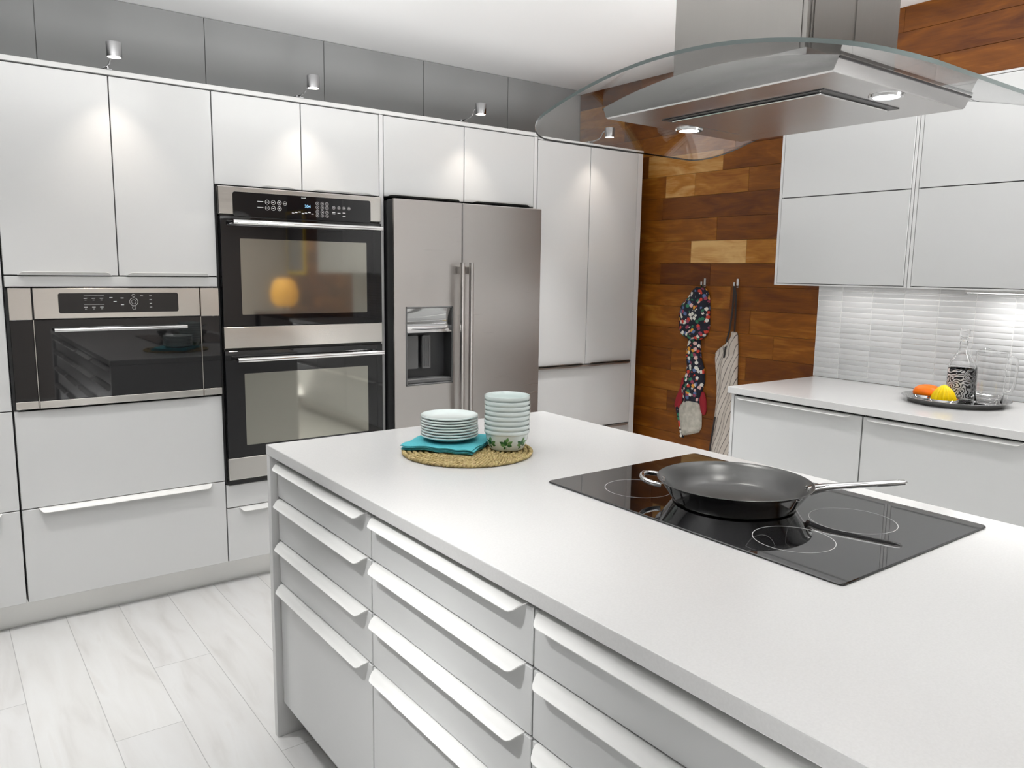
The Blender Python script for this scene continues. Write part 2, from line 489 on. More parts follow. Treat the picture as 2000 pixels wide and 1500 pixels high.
# wood-clad right wall: (row, [(y0, y1, tone)]) for the planks; the rest follow a running pattern
def right_wall():
    mb = MB(); bm = mb.bm
    lay = bm.loops.layers.float_color.new('plank')
    Z0, H = 1.3560 - 10 * .1293, .1293   # rows counted from below
    rnd = random.Random(21)
    known = {  # planks seen beside the tall cabinet, y from the corner towards the room
        15: [(.70, .05, .35), (.05, -.52, .80), (-.52, -1.3, .46)],
        14: [(.70, -.10, .50), (-.10, -.325, .78), (-.325, -.70, .60), (-.70, -1.25, .48)],
        13: [(.70, -.08, .42), (-.08, -.93, .30), (-.93, -1.6, .4)],
        12: [(.70, .25, .5), (.25, -.50, .50), (-.50, -1.2, .36)],
        11: [(.70, .3, .4), (.3, -.317, .48), (-.317, -.71, .93), (-.71, -1.3, .66)],
        10: [(.70, -.085, .36), (-.085, -.47, .14), (-.47, -1.3, .28)],
        9: [(.70, -.62, .54), (-.62, -1.3, .30)],
        8: [(.70, -.30, .56), (-.30, -.76, .40), (-.76, -1.3, .50)],
        7: [(.70, -.45, .42), (-.45, -.92, .60), (-.92, -1.3, .45)],
        6: [(.70, -.2, .34), (-.2, -.75, .50), (-.75, -1.3, .26)],
        5: [(.70, -.35, .55), (-.35, -.8, .42), (-.8, -1.3, .40)],
        4: [(.70, -.18, .52), (-.18, -.6, .28), (-.6, -1.3, .4)],
        3: [(.70, -.36, .44), (-.36, -.9, .30), (-.9, -1.3, .4)],
        16: [(.70, .1, .42), (.1, -.6, .55), (-.6, -1.7, .34)],
    }
    row = 0
    while Z0 + row * H < ZC:
        z0, z1 = max(0, Z0 + row * H), min(ZC, Z0 + (row + 1) * H)
        if z1 - z0 < .004: row += 1; continue
        pl = list(known.get(row, []))
        y = pl[-1][1] if pl else YB
        while y > YF:
            L = rnd.uniform(.42, .95); pl.append((y, max(YF, y - L), rnd.choice([.26, .34, .42, .48, .54, .62, .4]))); y -= L
        for (a, b, tone) in pl:
            if a - b < .003: continue
            if row <= 10: tone = .43 + (tone - .43) * .62
            seed = rnd.random(); n0 = len(bm.faces)
            mb.box(XW + rnd.uniform(0, .0012), XW + .02, b + .0006, a - .0006, z0 + .0006, z1 - .0006, .0008)
            bm.faces.ensure_lookup_table()
            for f in bm.faces[n0:]:
                for lp in f.loops: lp[lay] = (tone, seed, 0, 1)
        row += 1
    mb.box(XW + .018, XW + .1, YF, YB + .1, 0, ZC)
    return struct('wall_right', mb, 'wood')
right_wall()

def backsplash():
    mb = MB(); bm = mb.bm; lay = bm.loops.layers.float_color.new('plank')
    x = XW - .001; rnd = random.Random(4)
    y0, y1, z0, z1 = -1.172, -4.34, .9155, 1.376
    mb.box(x - .005, x, y1, y0, z0, z1)
    for f in bm.faces: f.material_index = 1
    TH, TW = .0258, .1553
    rows = int((z1 - z0) / TH) + 1
    for r in range(rows):
        za, zb = z1 - r * TH - .0015, z1 - (r + 1) * TH + .0015
        zb = max(zb, z0)
        if za - zb < .006: continue
        jog = -.004 if r > 10 else .0
        cuts = [y0 - .001] + [-1.303 + jog - k * TW for k in range(20) if -1.303 - k * TW > y1 + .02] + [y1]
        for a, b in zip(cuts, cuts[1:]):
            n0 = len(bm.faces)
            mb.box(x - .0072 + rnd.uniform(-.0003, .0003), x - .004, b + .0013, a - .0015, zb, za, .0011, 2)
            bm.faces.ensure_lookup_table()
            ty, tz = rnd.uniform(-.003, .003), rnd.uniform(-.02, .02)
            cy, cz = (a + b) / 2, (za + zb) / 2
            for v in {v for f in bm.faces[n0:] for v in f.verts}:
                v.co.x += (v.co.y - cy) * ty + (v.co.z - cz) * tz
            t = rnd.random()
            for f in bm.faces[n0:]:
                for lp in f.loops: lp[lay] = (t, 0, 0, 1)
    o = mb.build('tile_backsplash', ['tile', 'grout']); o['kind'] = 'structure'
    return o
backsplash()

# ------------------------------------------------------------------ tall run along the back wall (fronts at y = 0)
def tall_unit(name, label, x0, w, boxes):
    t = thing(name, label, 'cabinet', (x0, 0, 0), 'tall cabinets along the back wall')
    F = Fr((x0, 0, 0), 'S'); mb = MB()
    for b in boxes: F.box(mb, *b)
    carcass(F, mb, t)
    return t, F
D0, D1 = -.60, -.0195
ZT, ZD = 2.146, .108
# far-left unit, cut by the frame
t, F = tall_unit('tall_cabinet', 'white gloss tall cabinet at the far left, left of the microwave', -.774, .772, [(0, .770, D0, D1, ZD, ZT)])
front(F, t, 'door', .002, .384, .874, 2.143); front(F, t, 'door', .388, .769, .874, 2.143)
front(F, t, 'drawer', .002, .769, .487, .870)
d = front(F, t, 'drawer', .002, .769, .111, .483); lip(F, .06, .712, .483, d)
# microwave unit
t, F = tall_unit('tall_cabinet', 'white gloss tall cabinet holding the built-in microwave', 0., .772,
                 [(0.001, .771, D0, D1, 1.3375, ZT), (0.001, .771, D0, D1, ZD, .870), (0.001, .771, D0, D0 + .02, .87, 1.338), (0.001, .017, D0, D1, .87, 1.338), (.755, .771, D0, D1, .87, 1.338)])
d = front(F, t, 'door', .002, .3865, 1.385, 2.143); lip(F, .045, .362, 1.385, d, True, .85)
d = front(F, t, 'door', .3905, .7695, 1.385, 2.143); lip(F, .416, .735, 1.385, d, True, .85)
front(F, t, 'filler_rail', .002, .7695, 1.340, 1.3805)
front(F, t, 'drawer', .002, .7695, .487, .869)
d = front(F, t, 'drawer', .002, .7695, .111, .483); lip(F, .058, .712, .483, d)
# double oven unit
t, F = tall_unit('tall_cabinet', 'white gloss tall cabinet holding the double oven', .772, .768,
                 [(.001, .767, D0, D1, 1.7675, ZT), (.001, .767, D0, D1, ZD, .4645), (.001, .767, D0, D0 + .02, .46, 1.768), (.001, .012, D0, D1, .46, 1.768), (.756, .767, D0, D1, .46, 1.768)])
d = front(F, t, 'door', .002, .382, 1.769, 2.143); lip(F, .195, .352, 1.769, d, True, .5)
d = front(F, t, 'door', .386, .766, 1.769, 2.143); lip(F, .428, .73, 1.769, d, True, .5)
front(F, t, 'filler_panel', .002, .766, .360, .4625)
d = front(F, t, 'drawer', .002, .766, .111, .355); lip(F, .055, .71, .355, d)
# fridge surround
t, F = tall_unit('tall_cabinet', 'white gloss cabinet bridging over the steel refrigerator', 1.540, .957, [(.023, .931, D0, D1, 1.771, ZT)])
d = front(F, t, 'door', .0245, .4785, 1.772, 2.143); lip(F, .04, .452, 1.772, d, True, .55, 'steelpull')
d = front(F, t, 'door', .4825, .9305, 1.772, 2.143); lip(F, .53, .90, 1.772, d, True, .55, 'steelpull')
mb = MB(); F.box(mb, .001, .0215, D0, -.001, 0, ZT, .0008); mb.build('side_panel', 'panelw', t)
mb = MB(); F.box(mb, .9325, .9555, D0, -.001, 0, ZT, .0008); mb.build('side_panel', 'panelw', t)
# pantry
t, F = tall_unit('tall_cabinet', 'white gloss pantry cabinet right of the refrigerator, beside the wood wall', 2.497, .815, [(.001, .769, D0, D1, ZD, ZT)])
d = front(F, t, 'door', .003, .387, .884, 2.132); lip(F, .008, .365, .884, d, True, .55, 'steelpull')
d = front(F, t, 'door', .391, .769, .884, 2.132); lip(F, .41, .76, .884, d, True, .55, 'steelpull')
front(F, t, 'filler_rail', .003, .769, 2.135, ZT)
d = front(F, t, 'drawer', .003, .769, .494, .879); lip(F, .01, .76, .879, d, False, .6, 'steelpull')
d = front(F, t, 'drawer', .003, .769, .111, .489); lip(F, .01, .76, .489, d, False, .6, 'steelpull')
mb = MB(); F.box(mb, .772, .812, D0, -.001, 0, ZT, .001); mb.build('side_panel', 'panelw', t)

o = MB().box(-.776, 3.3095, -.004, .60, ZT + .0022, ZT + .0205, .001).build('cornice_board', 'panelw', origin=(0, 0, ZT + .0022))
tag(o, 'white top board running along the top of the tall cabinets', 'board')
mb = MB().box(-.776, 1.538, .055, .07, .001, ZD - .001, .0008)
mb.box(-.776, 1.538, .0535, .056, .0005, .006)
o = mb.build('plinth', 'plinth', origin=(0, .055, 0))
tag(o, 'satin plinth board under the microwave and oven cabinets', 'plinth')
o = MB().box(2.498, 3.266, .055, .07, .001, ZD - .001, .0008).build('plinth', 'plinth', origin=(2.5, .055, 0))
tag(o, 'satin plinth board under the pantry cabinet', 'plinth')

# ---- text helper
def text_mesh(body, size, parent, name, mat, loc):
    cu = bpy.data.curves.new(name, 'FONT'); cu.body = body; cu.size = size; cu.align_x = 'CENTER'; cu.align_y = 'CENTER'
    to = bpy.data.objects.new('tmp_text', cu); COL.objects.link(to)
    bpy.context.view_layer.update()
    me = bpy.data.meshes.new_from_object(to)
    bpy.data.objects.remove(to); bpy.data.curves.remove(cu)
    me.name = name; me.materials.clear(); me.materials.append(M[mat])
    # stand it up, facing -Y
    me.transform(Matrix.Rotation(PI / 2, 4, 'X'))
    ob = bpy.data.objects.new(name, me); COL.objects.link(ob); ob.parent = parent
    ob.location = Vector(loc) - parent_origin(parent)
    return ob
def ring(mb, x, y, z, r, t, seg=20):
    """flat ring in the XZ plane facing -Y"""
    a = [(x + r * math.cos(2 * PI * i / seg), y, z + r * math.sin(2 * PI * i / seg)) for i in range(seg)]
    b = [(x + (r - t) * math.cos(2 * PI * i / seg), y, z + (r - t) * math.sin(2 * PI * i / seg)) for i in range(seg)]
    mb.grid([a, b], closed=True)
def bar(mb, x, y, z, w, h): mb.box(x - w / 2, x + w / 2, y - .0002, y + .0002, z - h / 2, z + h / 2)

# ---- microwave
def microwave():
    t = thing('microwave_oven', 'built-in stainless and black glass microwave in the left tall cabinet', 'microwave', (.386, 0, .872))
    F = Fr((0, 0, 0), 'S')
    mb = MB(); F.box(mb, .03, .742, -.50, .002, .885, 1.325); mb.build('body', 'darkgrey', t)
    for a, b in ((.0085, .0825), (.6935, .7685)):
        mb = MB(); F.box(mb, a, b, .003, .014, .878, .9065, .001); mb.build('side_trim', 'steel', t)
        mb = MB(); F.box(mb, a, b, .003, .014, 1.217, 1.3355, .001); tr = mb.build('side_trim', 'steel', t)
        mb = MB(); F.box(mb, a, b, .003, .012, .9075, 1.216, .001); mb.build('glass_strip', 'blackglass', tr)
    for a in (.0835, .6898):
        mb = MB(); F.box(mb, a, a + .0022, .001, .016, .878, 1.216); mb.build('edge_trim', 'steel', t)
    mb = MB(); F.box(mb, .087, .689, .003, .018, 1.2195, 1.3355, .0015); p = mb.build('control_panel', 'steel', t)
    mb = MB(); F.rbox(mb, .170, .603, .0185, .0195, 1.2395, 1.3165, .008); mb.build('display', 'blackglass', p)
    mb = MB(); y = -.0200
    for i, x in enumerate((.262, .290, .318)):
        for z in (1.296, 1.262): bar(mb, x, y, z, .012, .002); bar(mb, x, y, z - .007, .007, .0012)
    for z in (1.306, 1.272): bar(mb, .292, y, z, .07, .0008)
    for x, z in ((.352, 1.298), (.366, 1.283), (.392, 1.296), (.392, 1.27)): bar(mb, x, y, z, .011, .003)
    ring(mb, .434, y, 1.281, .016, .0012); ring(mb, .434, y, 1.281, .009, .001)
    ring(mb, .434, y, 1.306, .006, .0008); ring(mb, .434, y, 1.257, .007, .0008)
    for z in (1.304, 1.289, 1.274, 1.259): bar(mb, .497, y, z, .009, .0018)
    bar(mb, .464, y, 1.304, .01, .0022)
    mb.build('lettering', 'print', p)
    mb = MB(); F.box(mb, .087, .689, .003, .017, .907, 1.2155, .001); dr = mb.build('door', 'blackglass', t)
    mb = MB(); mb.cyl(F.P(.148, .045, 1.177), F.P(.628, .045, 1.177), .0072, 16)
    for u in (.157, .619): mb.cyl(F.P(u, .018, 1.177), F.P(u, .045, 1.177), .006, 12)
    mb.build('handle', 'chrome', dr)
    mb = MB(); F.box(mb, .087, .689, .003, .018, .878, .9055, .001); mb.build('bottom_trim', 'steel', t)
microwave()

# ---- double oven
def double_oven():
    t = thing('double_oven', 'stainless and black glass double wall oven between the microwave and the refrigerator', 'oven', (1.158, 0, .466))
    F = Fr((0, 0, 0), 'S')
    mb = MB(); F.box(mb, .79, 1.525, -.52, -.002, .492, 1.755); mb.build('body', 'black', t)
    xl, xr = .777, 1.536
    mb = MB(); F.box(mb, xl, xr, 0, .026, 1.645, 1.762, .003); p = mb.build('control_panel', 'steel', t)
    mb = MB(); F.rbox(mb, .838, 1.478, .0262, .0285, 1.640, 1.741, .010); mb.build('display_glass', 'blackglass', p)
    mb = MB(); y = -.0290
    for i, x in enumerate((.985, 1.012, 1.039)):
        for z in (1.705, 1.680):
            ring(mb, x, y, z, .0095, .0013); bar(mb, x, y, z, .008, .003)
    ring(mb, 1.064, y, 1.704, .0085, .001); bar(mb, 1.064, y, 1.704, .014, .0014)
    for z in (1.706, 1.681): bar(mb, .955, y, z, .026, .0022)
    for i, x in enumerate((1.214, 1.237, 1.260)):
        for j, z in enumerate((1.713, 1.6955, 1.676, 1.660)):
            ring(mb, x, y, z, .0075, .001); bar(mb, x, y, z, .003, .005)
    for x in (1.293, 1.318, 1.343, 1.368):
        ring(mb, x, y, 1.699, .007, .001); bar(mb, x, y, 1.699, .005, .004)
    for x, z in ((1.293, 1.678), (1.293, 1.672), (1.318, 1.676), (1.343, 1.678), (1.343, 1.663)): bar(mb, x, y, z, .014, .003)
    for k, x in enumerate((1.10, 1.115, 1.13, 1.146, 1.16, 1.176, 1.19)): bar(mb, x, y, 1.6655 + .003 * (k % 3), .011, .0045 if k % 2 else .003)
    bar(mb, 1.150, y, 1.733, .022, .002); bar(mb, 1.158, y, 1.7335, .004, .004)
    mb.build('lettering', 'print', p)
    text_mesh('304', .019, p, 'clock_digits', 'digits', (1.168, -.0293, 1.6965))
    def door(z0, z1, zh, wz0, wz1, gz):
        mb = MB(); F.box(mb, xl + .003, xr - .003, .0, .030, gz, z1, .002); d = mb.build('door', 'blackglass', t)
        mb = MB(); F.box(mb, xl + .003, xr - .003, .0, .031, z0, gz - .001, .0015); mb.build('door_trim', 'steel', d)
        mb = MB(); F.rbox(mb, .8615, 1.4535, .0302, .0307, wz0, wz1, .004); mb.build('window', 'ovenwin', d)
        mb = MB(); mb.tube([F.P(.822, .075, zh), F.P(1.515, .075, zh)], .0105, 16, flat=1.)
        for u in (.834, 1.503): mb.cyl(F.P(u, .03, zh), F.P(u, .075, zh), .009, 12)
        mb.build('handle', 'chrome', d)
    door(1.0755, 1.638, 1.613, 1.2205, 1.546, 1.1685)
    door(.492, 1.064, 1.0275, .643, .9625, .590)
    mb = MB(); F.box(mb, xl + .004, xr - .004, 0., .010, .4665, .4905); mb.build('vent', 'black', t)
    mb = MB(); F.box(mb, xl + .004, xr - .004, 0., .018, 1.0648, 1.0748); mb.build('vent', 'black', t)
double_oven()

# ---- refrigerator
def refrigerator():
    t = thing('refrigerator', 'stainless side-by-side refrigerator with ice and water dispenser', 'refrigerator', (2.016, .3, 0))
    F = Fr((0, 0, 0), 'S')
    mb = MB(); F.box(mb, 1.570, 2.462, -.62, .025, .06, 1.752, .004); F.box(mb, 1.575, 2.457, -.6, .01, .0, .06); mb.build('body', 'darkgrey', t)
    YF0 = .092
    # left door with a dispenser opening
    dx0, dx1, dz0, dz1 = 1.632, 1.893, .860, 1.240
    mb = MB(); W0 = .080
    def ringplate(mb, u0, u1, z0, z1, a0, a1, c0, c1, w0, w1):
        F.box(mb, u0, a0, w0, w1, z0, z1); F.box(mb, a1, u1, w0, w1, z0, z1)
        F.box(mb, a0, a1, w0, w1, z0, c0); F.box(mb, a0, a1, w0, w1, c1, z1)
    ringplate(mb, 1.566, 1.948, .075, 1.756, dx0, dx1, dz0, dz1, W0, YF0)
    d = mb.build('freezer_door', 'steelz', t)
    mb = MB(); ringplate(mb, 1.5655, 1.946, .077, 1.754, dx0 - .01, dx1 + .01, dz0 - .01, dz1 + .01, .03, W0); mb.build('door_edge', 'darkgrey', d)
    mb = MB()
    mb.box(dx0, dx1, -.015, -.010, dz0, dz1)
    for a, b in ((dx0 - .001, dx0 + .004), (dx1 - .004, dx1 + .001)): mb.box(a, b, -YF0 + .002, -.012, dz0, dz1)
    mb.box(dx0, dx1, -YF0 + .002, -.012, dz0 - .001, dz0 + .006)
    rec = mb.build('dispenser_recess', 'darkgrey', d)
    mb = MB()
    for a, b, r in ((dx0 - .005, dx0 + .003, 0), (dx1 - .003, dx1 + .005, 0)): mb.box(a, b, -YF0 - .003, -YF0 + .004, dz0 - .005, dz1 + .005, .0015)
    for a, b in ((dz0 - .005, dz0 + .003), (dz1 - .003, dz1 + .005)): mb.box(dx0 - .005, dx1 + .005, -YF0 - .003, -YF0 + .004, a, b, .0015)
    mb.build('dispenser_frame', 'midgrey', d)
    mb = MB()
    rows = []
    for k in range(13):
        a = k / 12; z = 1.236 - a * .118; w = .088 - .014 * math.sin(a * PI * .9) + (.012 * max(0, a - .8) / .2)
        rows.append([F.P(u, w, z) for u in (dx0 + .004, dx1 - .004)])
    back = [[F.P(u, .02, z) for u in (dx0 + .004, dx1 - .004)] for z in (1.118, 1.236)]
    mb.grid(rows + back + [rows[0]])
    cp = mb.build('dispenser_panel', 'polished', d)
    mb = MB(); F.box(mb, dx0 + .035, dx1 - .03, .0865, .0885, 1.137, 1.1395); mb.build('lettering', 'midgrey', cp)
    mb = MB(); F.rbox(mb, dx0 + .022, dx0 + .085, .04, .055, .935, 1.10, .006); mb.build('water_paddle', 'midgrey', d)
    mb = MB(); F.rbox(mb, dx0 + .105, dx0 + .152, .045, .062, .935, 1.10, .005)
    for k in range(5): F.box(mb, dx0 + .110 + k * .008, dx0 + .113 + k * .008, .062, .064, .945, 1.09)
    mb.build('ice_paddle', 'midgrey', d)
    mb = MB(); F.box(mb, dx0 + .004, dx1 - .004, .012, .088, dz0 + .006, dz0 + .026, .002); mb.build('drip_tray', 'midgrey', d)
    # right door
    mb = MB(); F.box(mb, 1.953, 2.4605, W0, YF0, .075, 1.756, .004); d2 = mb.build('fridge_door', 'steelz', t)
    mb = MB(); F.box(mb, 1.955, 2.459, .03, W0, .077, 1.754); mb.build('door_edge', 'darkgrey', d2)
    for dd, u in ((d, 1.914), (d2, 1.967)):
        mb = MB(); F.rbox(mb, u, u + .020, .128, .150, .42, 1.462, .006, 'z')
        for z in (.45, 1.425): F.box(mb, u + .002, u + .018, YF0, .130, z - .02, z + .02, .002)
        mb.build('handle', 'steelz', dd)
    mb = MB(); F.box(mb, 1.58, 2.45, .02, .035, .004, .07); mb.build('kick_grille', 'black', t)
refrigerator()

# ---- clip-on spotlights above the tall cabinets
def cabinet_spots():
    labs = ['leftmost chrome spotlight, above the microwave cabinet doors', 'chrome spotlight above the double oven cabinet doors',
            'chrome spotlight above the refrigerator cabinet doors', 'chrome spotlight above the pantry doors, seen through the hood glass']
    proto = None
    for i, x in enumerate((.388, 1.156, 2.018, 2.886)):
        loc = (x, 0, ZT + .0207)
        if proto is None:
            proto = t = thing('cabinet_spotlight', labs[0], 'lamp', loc, 'spotlights on the tall cabinets')
            mb = MB(); mb.box(x - .018, x + .018, .0, .075, loc[2], loc[2] + .006, .002); mb.box(x - .010, x + .010, .012, .055, loc[2] + .006, loc[2] + .014, .002); mb.build('clamp_base', 'darkchrome', t)
            pts = [(x - .0, .03, 2.177), (x, -.02, 2.1785), (x, -.055, 2.182), (x, -.078, 2.192), (x, -.088, 2.206), (x, -.094, 2.216), (x, -.106, 2.221), (x, -.126, 2.222)]
            mb = MB(); mb.tube(pts, .0032, 8); mb.build('arm', 'darkchrome', t)
            mb = MB(); mb.lathe([(.024, .0), (.0265, .0), (.0265, .050), (.0255, .052), (0, .052)], 32, (x, -.15, 2.182)); mb.lathe([(.024, 0), (.023, .012), (0, .012)], 32, (x, -.15, 2.182))
            h = mb.build('lamp_head', 'darkchrome', t)
            mb = MB(); mb.lathe([(0, .002), (.0225, .002), (.0225, .010), (0, .010)], 24, (x, -.15, 2.182)); mb.build('bulb', 'bulb', h)
            mb = MB(); mb.tube([(x - .002, .07, 2.174), (x - .05, .10, 2.185), (x - .11, .085, 2.178), (x - .19, .09, 2.171), (x - .3, .2, 2.171)], .0018, 6); mb.build('cord', 'cord', t)
        else:
            t = copy_tree(proto); t.location = loc; t['label'] = labs[i]
        L = bpy.data.lights.new('cabinet_spot_light', 'SPOT'); L.energy = 5.6; L.color = (1, .88, .77); L.spot_size = R(78); L.spot_blend = .9; L.shadow_soft_size = .022
        lo = bpy.data.objects.new('cabinet_spot_light', L); COL.objects.link(lo)
        lo.location = (x, -.15, 2.176); lo.rotation_euler = (R(12), 0, 0)
cabinet_spots()

# ------------------------------------------------------------------ island
IX0, IX1, IY0, IY1 = .533, 1.573, -1.2335, -3.735
ZK, TK = .914, .030
o = MB().box(IX0, IX1, IY1, IY0, ZK - TK, ZK, .0025, 2).build('island_worktop', 'counter', angle=22, origin=(1.05, -2.4, ZK - TK))
tag(o, 'white stone worktop covering the whole kitchen island', 'worktop')
o = MB().box(IX0 + .002, IX1 - .004, IY0 - .0255, IY0 - .001, 0, ZK - TK - .0005, .001).build('end_panel', 'panelw', origin=(1.05, IY0 - .013, 0))
tag(o, 'white end panel of the island facing the ovens', 'panel')
o = MB().box(IX0 + .002, IX1 - .004, IY1 + .001, IY1 + .026, 0, ZK - TK - .0005, .001).build('end_panel', 'panelw', origin=(1.05, IY1 + .013, 0))
tag(o, 'white end panel of the island on the side nearest the viewer', 'panel')
ILAB = ['white island drawer unit at the end nearest the ovens', 'white island drawer unit second from the oven end', 'white island drawer unit third from the oven end, cut by the bottom of the frame', 'white island drawer unit at the end nearest the viewer, out of frame']
for i in range(4):
    y0 = -1.2605 - .6085 * i
    t = thing('drawer_cabinet', ILAB[i], 'cabinet', (.555, y0, 0), 'island drawer units')
    F = Fr((.555, y0, 0), 'W'); W = .6085
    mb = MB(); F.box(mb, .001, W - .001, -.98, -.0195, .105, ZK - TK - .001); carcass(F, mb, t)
    for a, b in ((.7595, .8645), (.6295, .7545), (.4985, .6245), (.112, .4935)):
        d = front(F, t, 'drawer', .002, W - .002, a, b, 'satin'); lip(F, .017, W - .022, b, d)
o = MB().box(.620, .635, IY1 + .028, IY0 - .027, .001, .104).build('plinth', 'plinth', origin=(.62, -2.4, 0))
tag(o, 'recessed plinth board under the island drawers', 'plinth')

# cooktop
def cooktop():
    t = thing('cooktop', 'black glass induction cooktop set in the island worktop', 'cooktop', (1.231, -2.402, ZK))
    mb = MB(); mb.rbox(.959, 1.503, -2.792, -2.013, ZK + .0002, ZK + .0045, 'z', .012, bev=.0015); mb.build('glass_plate', 'blackglass', t)
    for cx, cy, r in ((1.098, -2.187, .080), (1.0905, -2.611, .0775), (1.297, -2.613, .087), (1.345, -2.20, .105)):
        mb = MB(); n = 64; z = ZK + .0048
        a = [(cx + r * math.cos(2 * PI * k / n), cy + r * math.sin(2 * PI * k / n), z) for k in range(n)]
        b = [(cx + (r - .0013) * math.cos(2 * PI * k / n), cy + (r - .0013) * math.sin(2 * PI * k / n), z) for k in range(n)]
        mb.grid([a, b], closed=True); mb.build('burner_ring', 'print', t)
cooktop()

# frying pan
def frying_pan():
    c = (1.195, -2.386, ZK + .0052)
    t = thing('frying_pan', 'large steel frying pan with a long handle on the cooktop', 'pan', c)
    prof = [(0, .0), (.128, .0), (.1345, .0025), (.137, .007), (.150, .026), (.1625, .044), (.1675, .050), (.1705, .0515)]
    mb = MB(); mb.lathe(prof, 96, c); mb.build('pan_wall', 'polished', t)
    ins = [(.1705, .0515), (.1695, .0522), (.166, .0505), (.159, .043), (.147, .026), (.135, .010), (.126, .0045), (0, .0045)]
    mb = MB(); mb.lathe(ins, 96, c); mb.build('nonstick_lining', 'nonstick', t)
    a = R(-48.5); d = Vector((math.cos(a), math.sin(a), 0)); nrm = Vector((-math.sin(a), math.cos(a), 0))
    C = Vector(c)
    def P(r, z, s=0): return C + d * r + nrm * s + Vector((0, 0, z))
    mb = MB(); mb.tube([P(.160, .037), P(.175, .043), P(.195, .048), P(.23, .0535), P(.29, .062), P(.335, .068), P(.352, .070), P(.358, .0705)], [.016, .0155, .0135, .0115, .0105, .0105, .009, .003], 18, flat=.62)
    mb.build('handle', 'polished', t)
    for pt in (P(.1565, .0415, -.012), P(.1565, .0415, .012), P(-.1565, .0415, .012), P(-.1565, .0415, -.012)):
        mb = MB(); mb.lathe([(0, .004), (.003, .0033), (.0045, 0), (.0045, -.003)], 12, tuple(pt)); mb.build('rivet', 'chrome', t)
    pts = [P(-.160, .040, .046), P(-.178, .0425, .045), P(-.195, .0455, .034), P(-.203, .047, .016), P(-.204, .047, 0), P(-.203, .047, -.016), P(-.195, .0455, -.034), P(-.178, .0425, -.045), P(-.160, .040, -.046)]
    # smooth the loop
    def cat(pts, n=5):
        out = []
        for i in range(len(pts) - 1):
            p0, p1, p2, p3 = pts[max(i - 1, 0)], pts[i], pts[i + 1], pts[min(i + 2, len(pts) - 1)]
            for k in range(n):
                u = k / n
                out.append(.5 * ((2 * p1) + (p2 - p0) * u + (2 * p0 - 5 * p1 + 4 * p2 - p3) * u * u + (3 * p1 - p0 - 3 * p2 + p3) * u ** 3))
        return out + [pts[-1]]
    mb = MB(); mb.tube(cat(pts), .0058, 12); mb.build('helper_handle', 'polished', t)
frying_pan()

# ---- placemat, napkins, plates, bowls
PM = Vector((.972, -1.638, ZK))
def placemat():
    mb = MB(); r = .012; k = 0
    rings = 13
    for i in range(rings):
        rad = .187 - .0075 - i * .0146
        if rad < .008: break
        seg = max(24, int(rad * 2 * PI / .0030)); cnt = max(4, int(rad * 2 * PI / .021))
        for strand in (0, 1):
            pts, rr = [], []
            for s in range(seg + 1):
                th = 2 * PI * s / seg; ph = th * cnt + strand * PI + i * 1.3
                q = rad + .0036 * math.cos(ph); z = .0060 + .0022 * math.sin(ph)
                pts.append((PM.x + q * math.cos(th), PM.y + q * math.sin(th), PM.z + z)); rr.append(.0041)
            mb.tube(pts, rr, 7, cap=False, flat=.70)
    mb.lathe([(0, .001), (.181, .001), (.181, .0035), (0, .0035)], 64, tuple(PM))
    o = mb.build('placemat', 'seagrass', origin=tuple(PM), angle=80)
    tag(o, 'round woven seagrass placemat on the island worktop', 'placemat')
placemat()
ZM = ZK + .0115
def napkins():
    labs = ['lowest teal cloth napkin of the folded pile under the plates', 'second lowest teal cloth napkin of the pile under the plates', 'second from top teal cloth napkin of the pile under the plates', 'topmost teal cloth napkin of the pile, directly under the plates']
    rnd = random.Random(3)
    c = Vector((.9525, -1.574, 0))
    for i in range(4):
        ang = R(37.5 + rnd.uniform(-2.2, 2.2)); S = .105 + rnd.uniform(-.002, .003)
        z0 = ZM + .0002 + i * .0033; n = 25
        mb = MB(); ph = rnd.uniform(0, 6)
        dx, dy = rnd.uniform(-.003, .003), rnd.uniform(-.003, .003)
        rows = []
        for a in range(n + 1):
            row = []
            for b in range(n + 1):
                u, v = -1 + 2 * a / n, -1 + 2 * b / n
                e = max(abs(u), abs(v)); k = max(0, (e - .72) / .28)
                x, y = u * S, v * S
                X, Y = c.x + dx + x * math.cos(ang) - y * math.sin(ang), c.y + dy + x * math.sin(ang) + y * math.cos(ang)
                p, q = (X - c.x) * 66, (Y - c.y) * 66; rd = max(0, (math.hypot(X - c.x, Y - c.y) - .062) / .06)
                zz = min(rd, 1) * (.0034 + .0034 * math.sin(p + 1.3 * math.sin(.5 * q) + .4) * math.cos(.85 * q - .7)) + .0002 * math.sin(9 * u - 7 * v + 1.7 * i)
                row.append((X, Y, z0 + zz))
            rows.append(row)
        top = [[(x, y, z + .0024 if 0 < a < n and 0 < b < n else z + .0016) for b, (x, y, z) in enumerate(r)] for a, r in enumerate(rows)]
        Vb = mb.grid(rows); Vt = mb.grid(top)
        def rim(V): return [V[0][j] for j in range(n)] + [V[j][n] for j in range(n)] + [V[n][n - j] for j in range(n)] + [V[n - j][0] for j in range(n)]
        A, B = rim(Vb), rim(Vt)
        for j in range(len(A)): mb.bm.faces.new((A[j], A[(j + 1) % len(A)], B[(j + 1) % len(A)], B[j]))
        o = mb.build('napkin', 'teal', origin=(c.x, c.y, z0), angle=60)
        tag(o, labs[i], 'napkin', 'teal napkins under the plates')
napkins()
ZN = ZM + .0002 + 4 * .0033 + .0004
ORD = ['topmost', 'second from the top', 'third from the top', 'fourth from the top', 'fifth from the top', 'sixth from the top', 'seventh from the top', 'lowest']
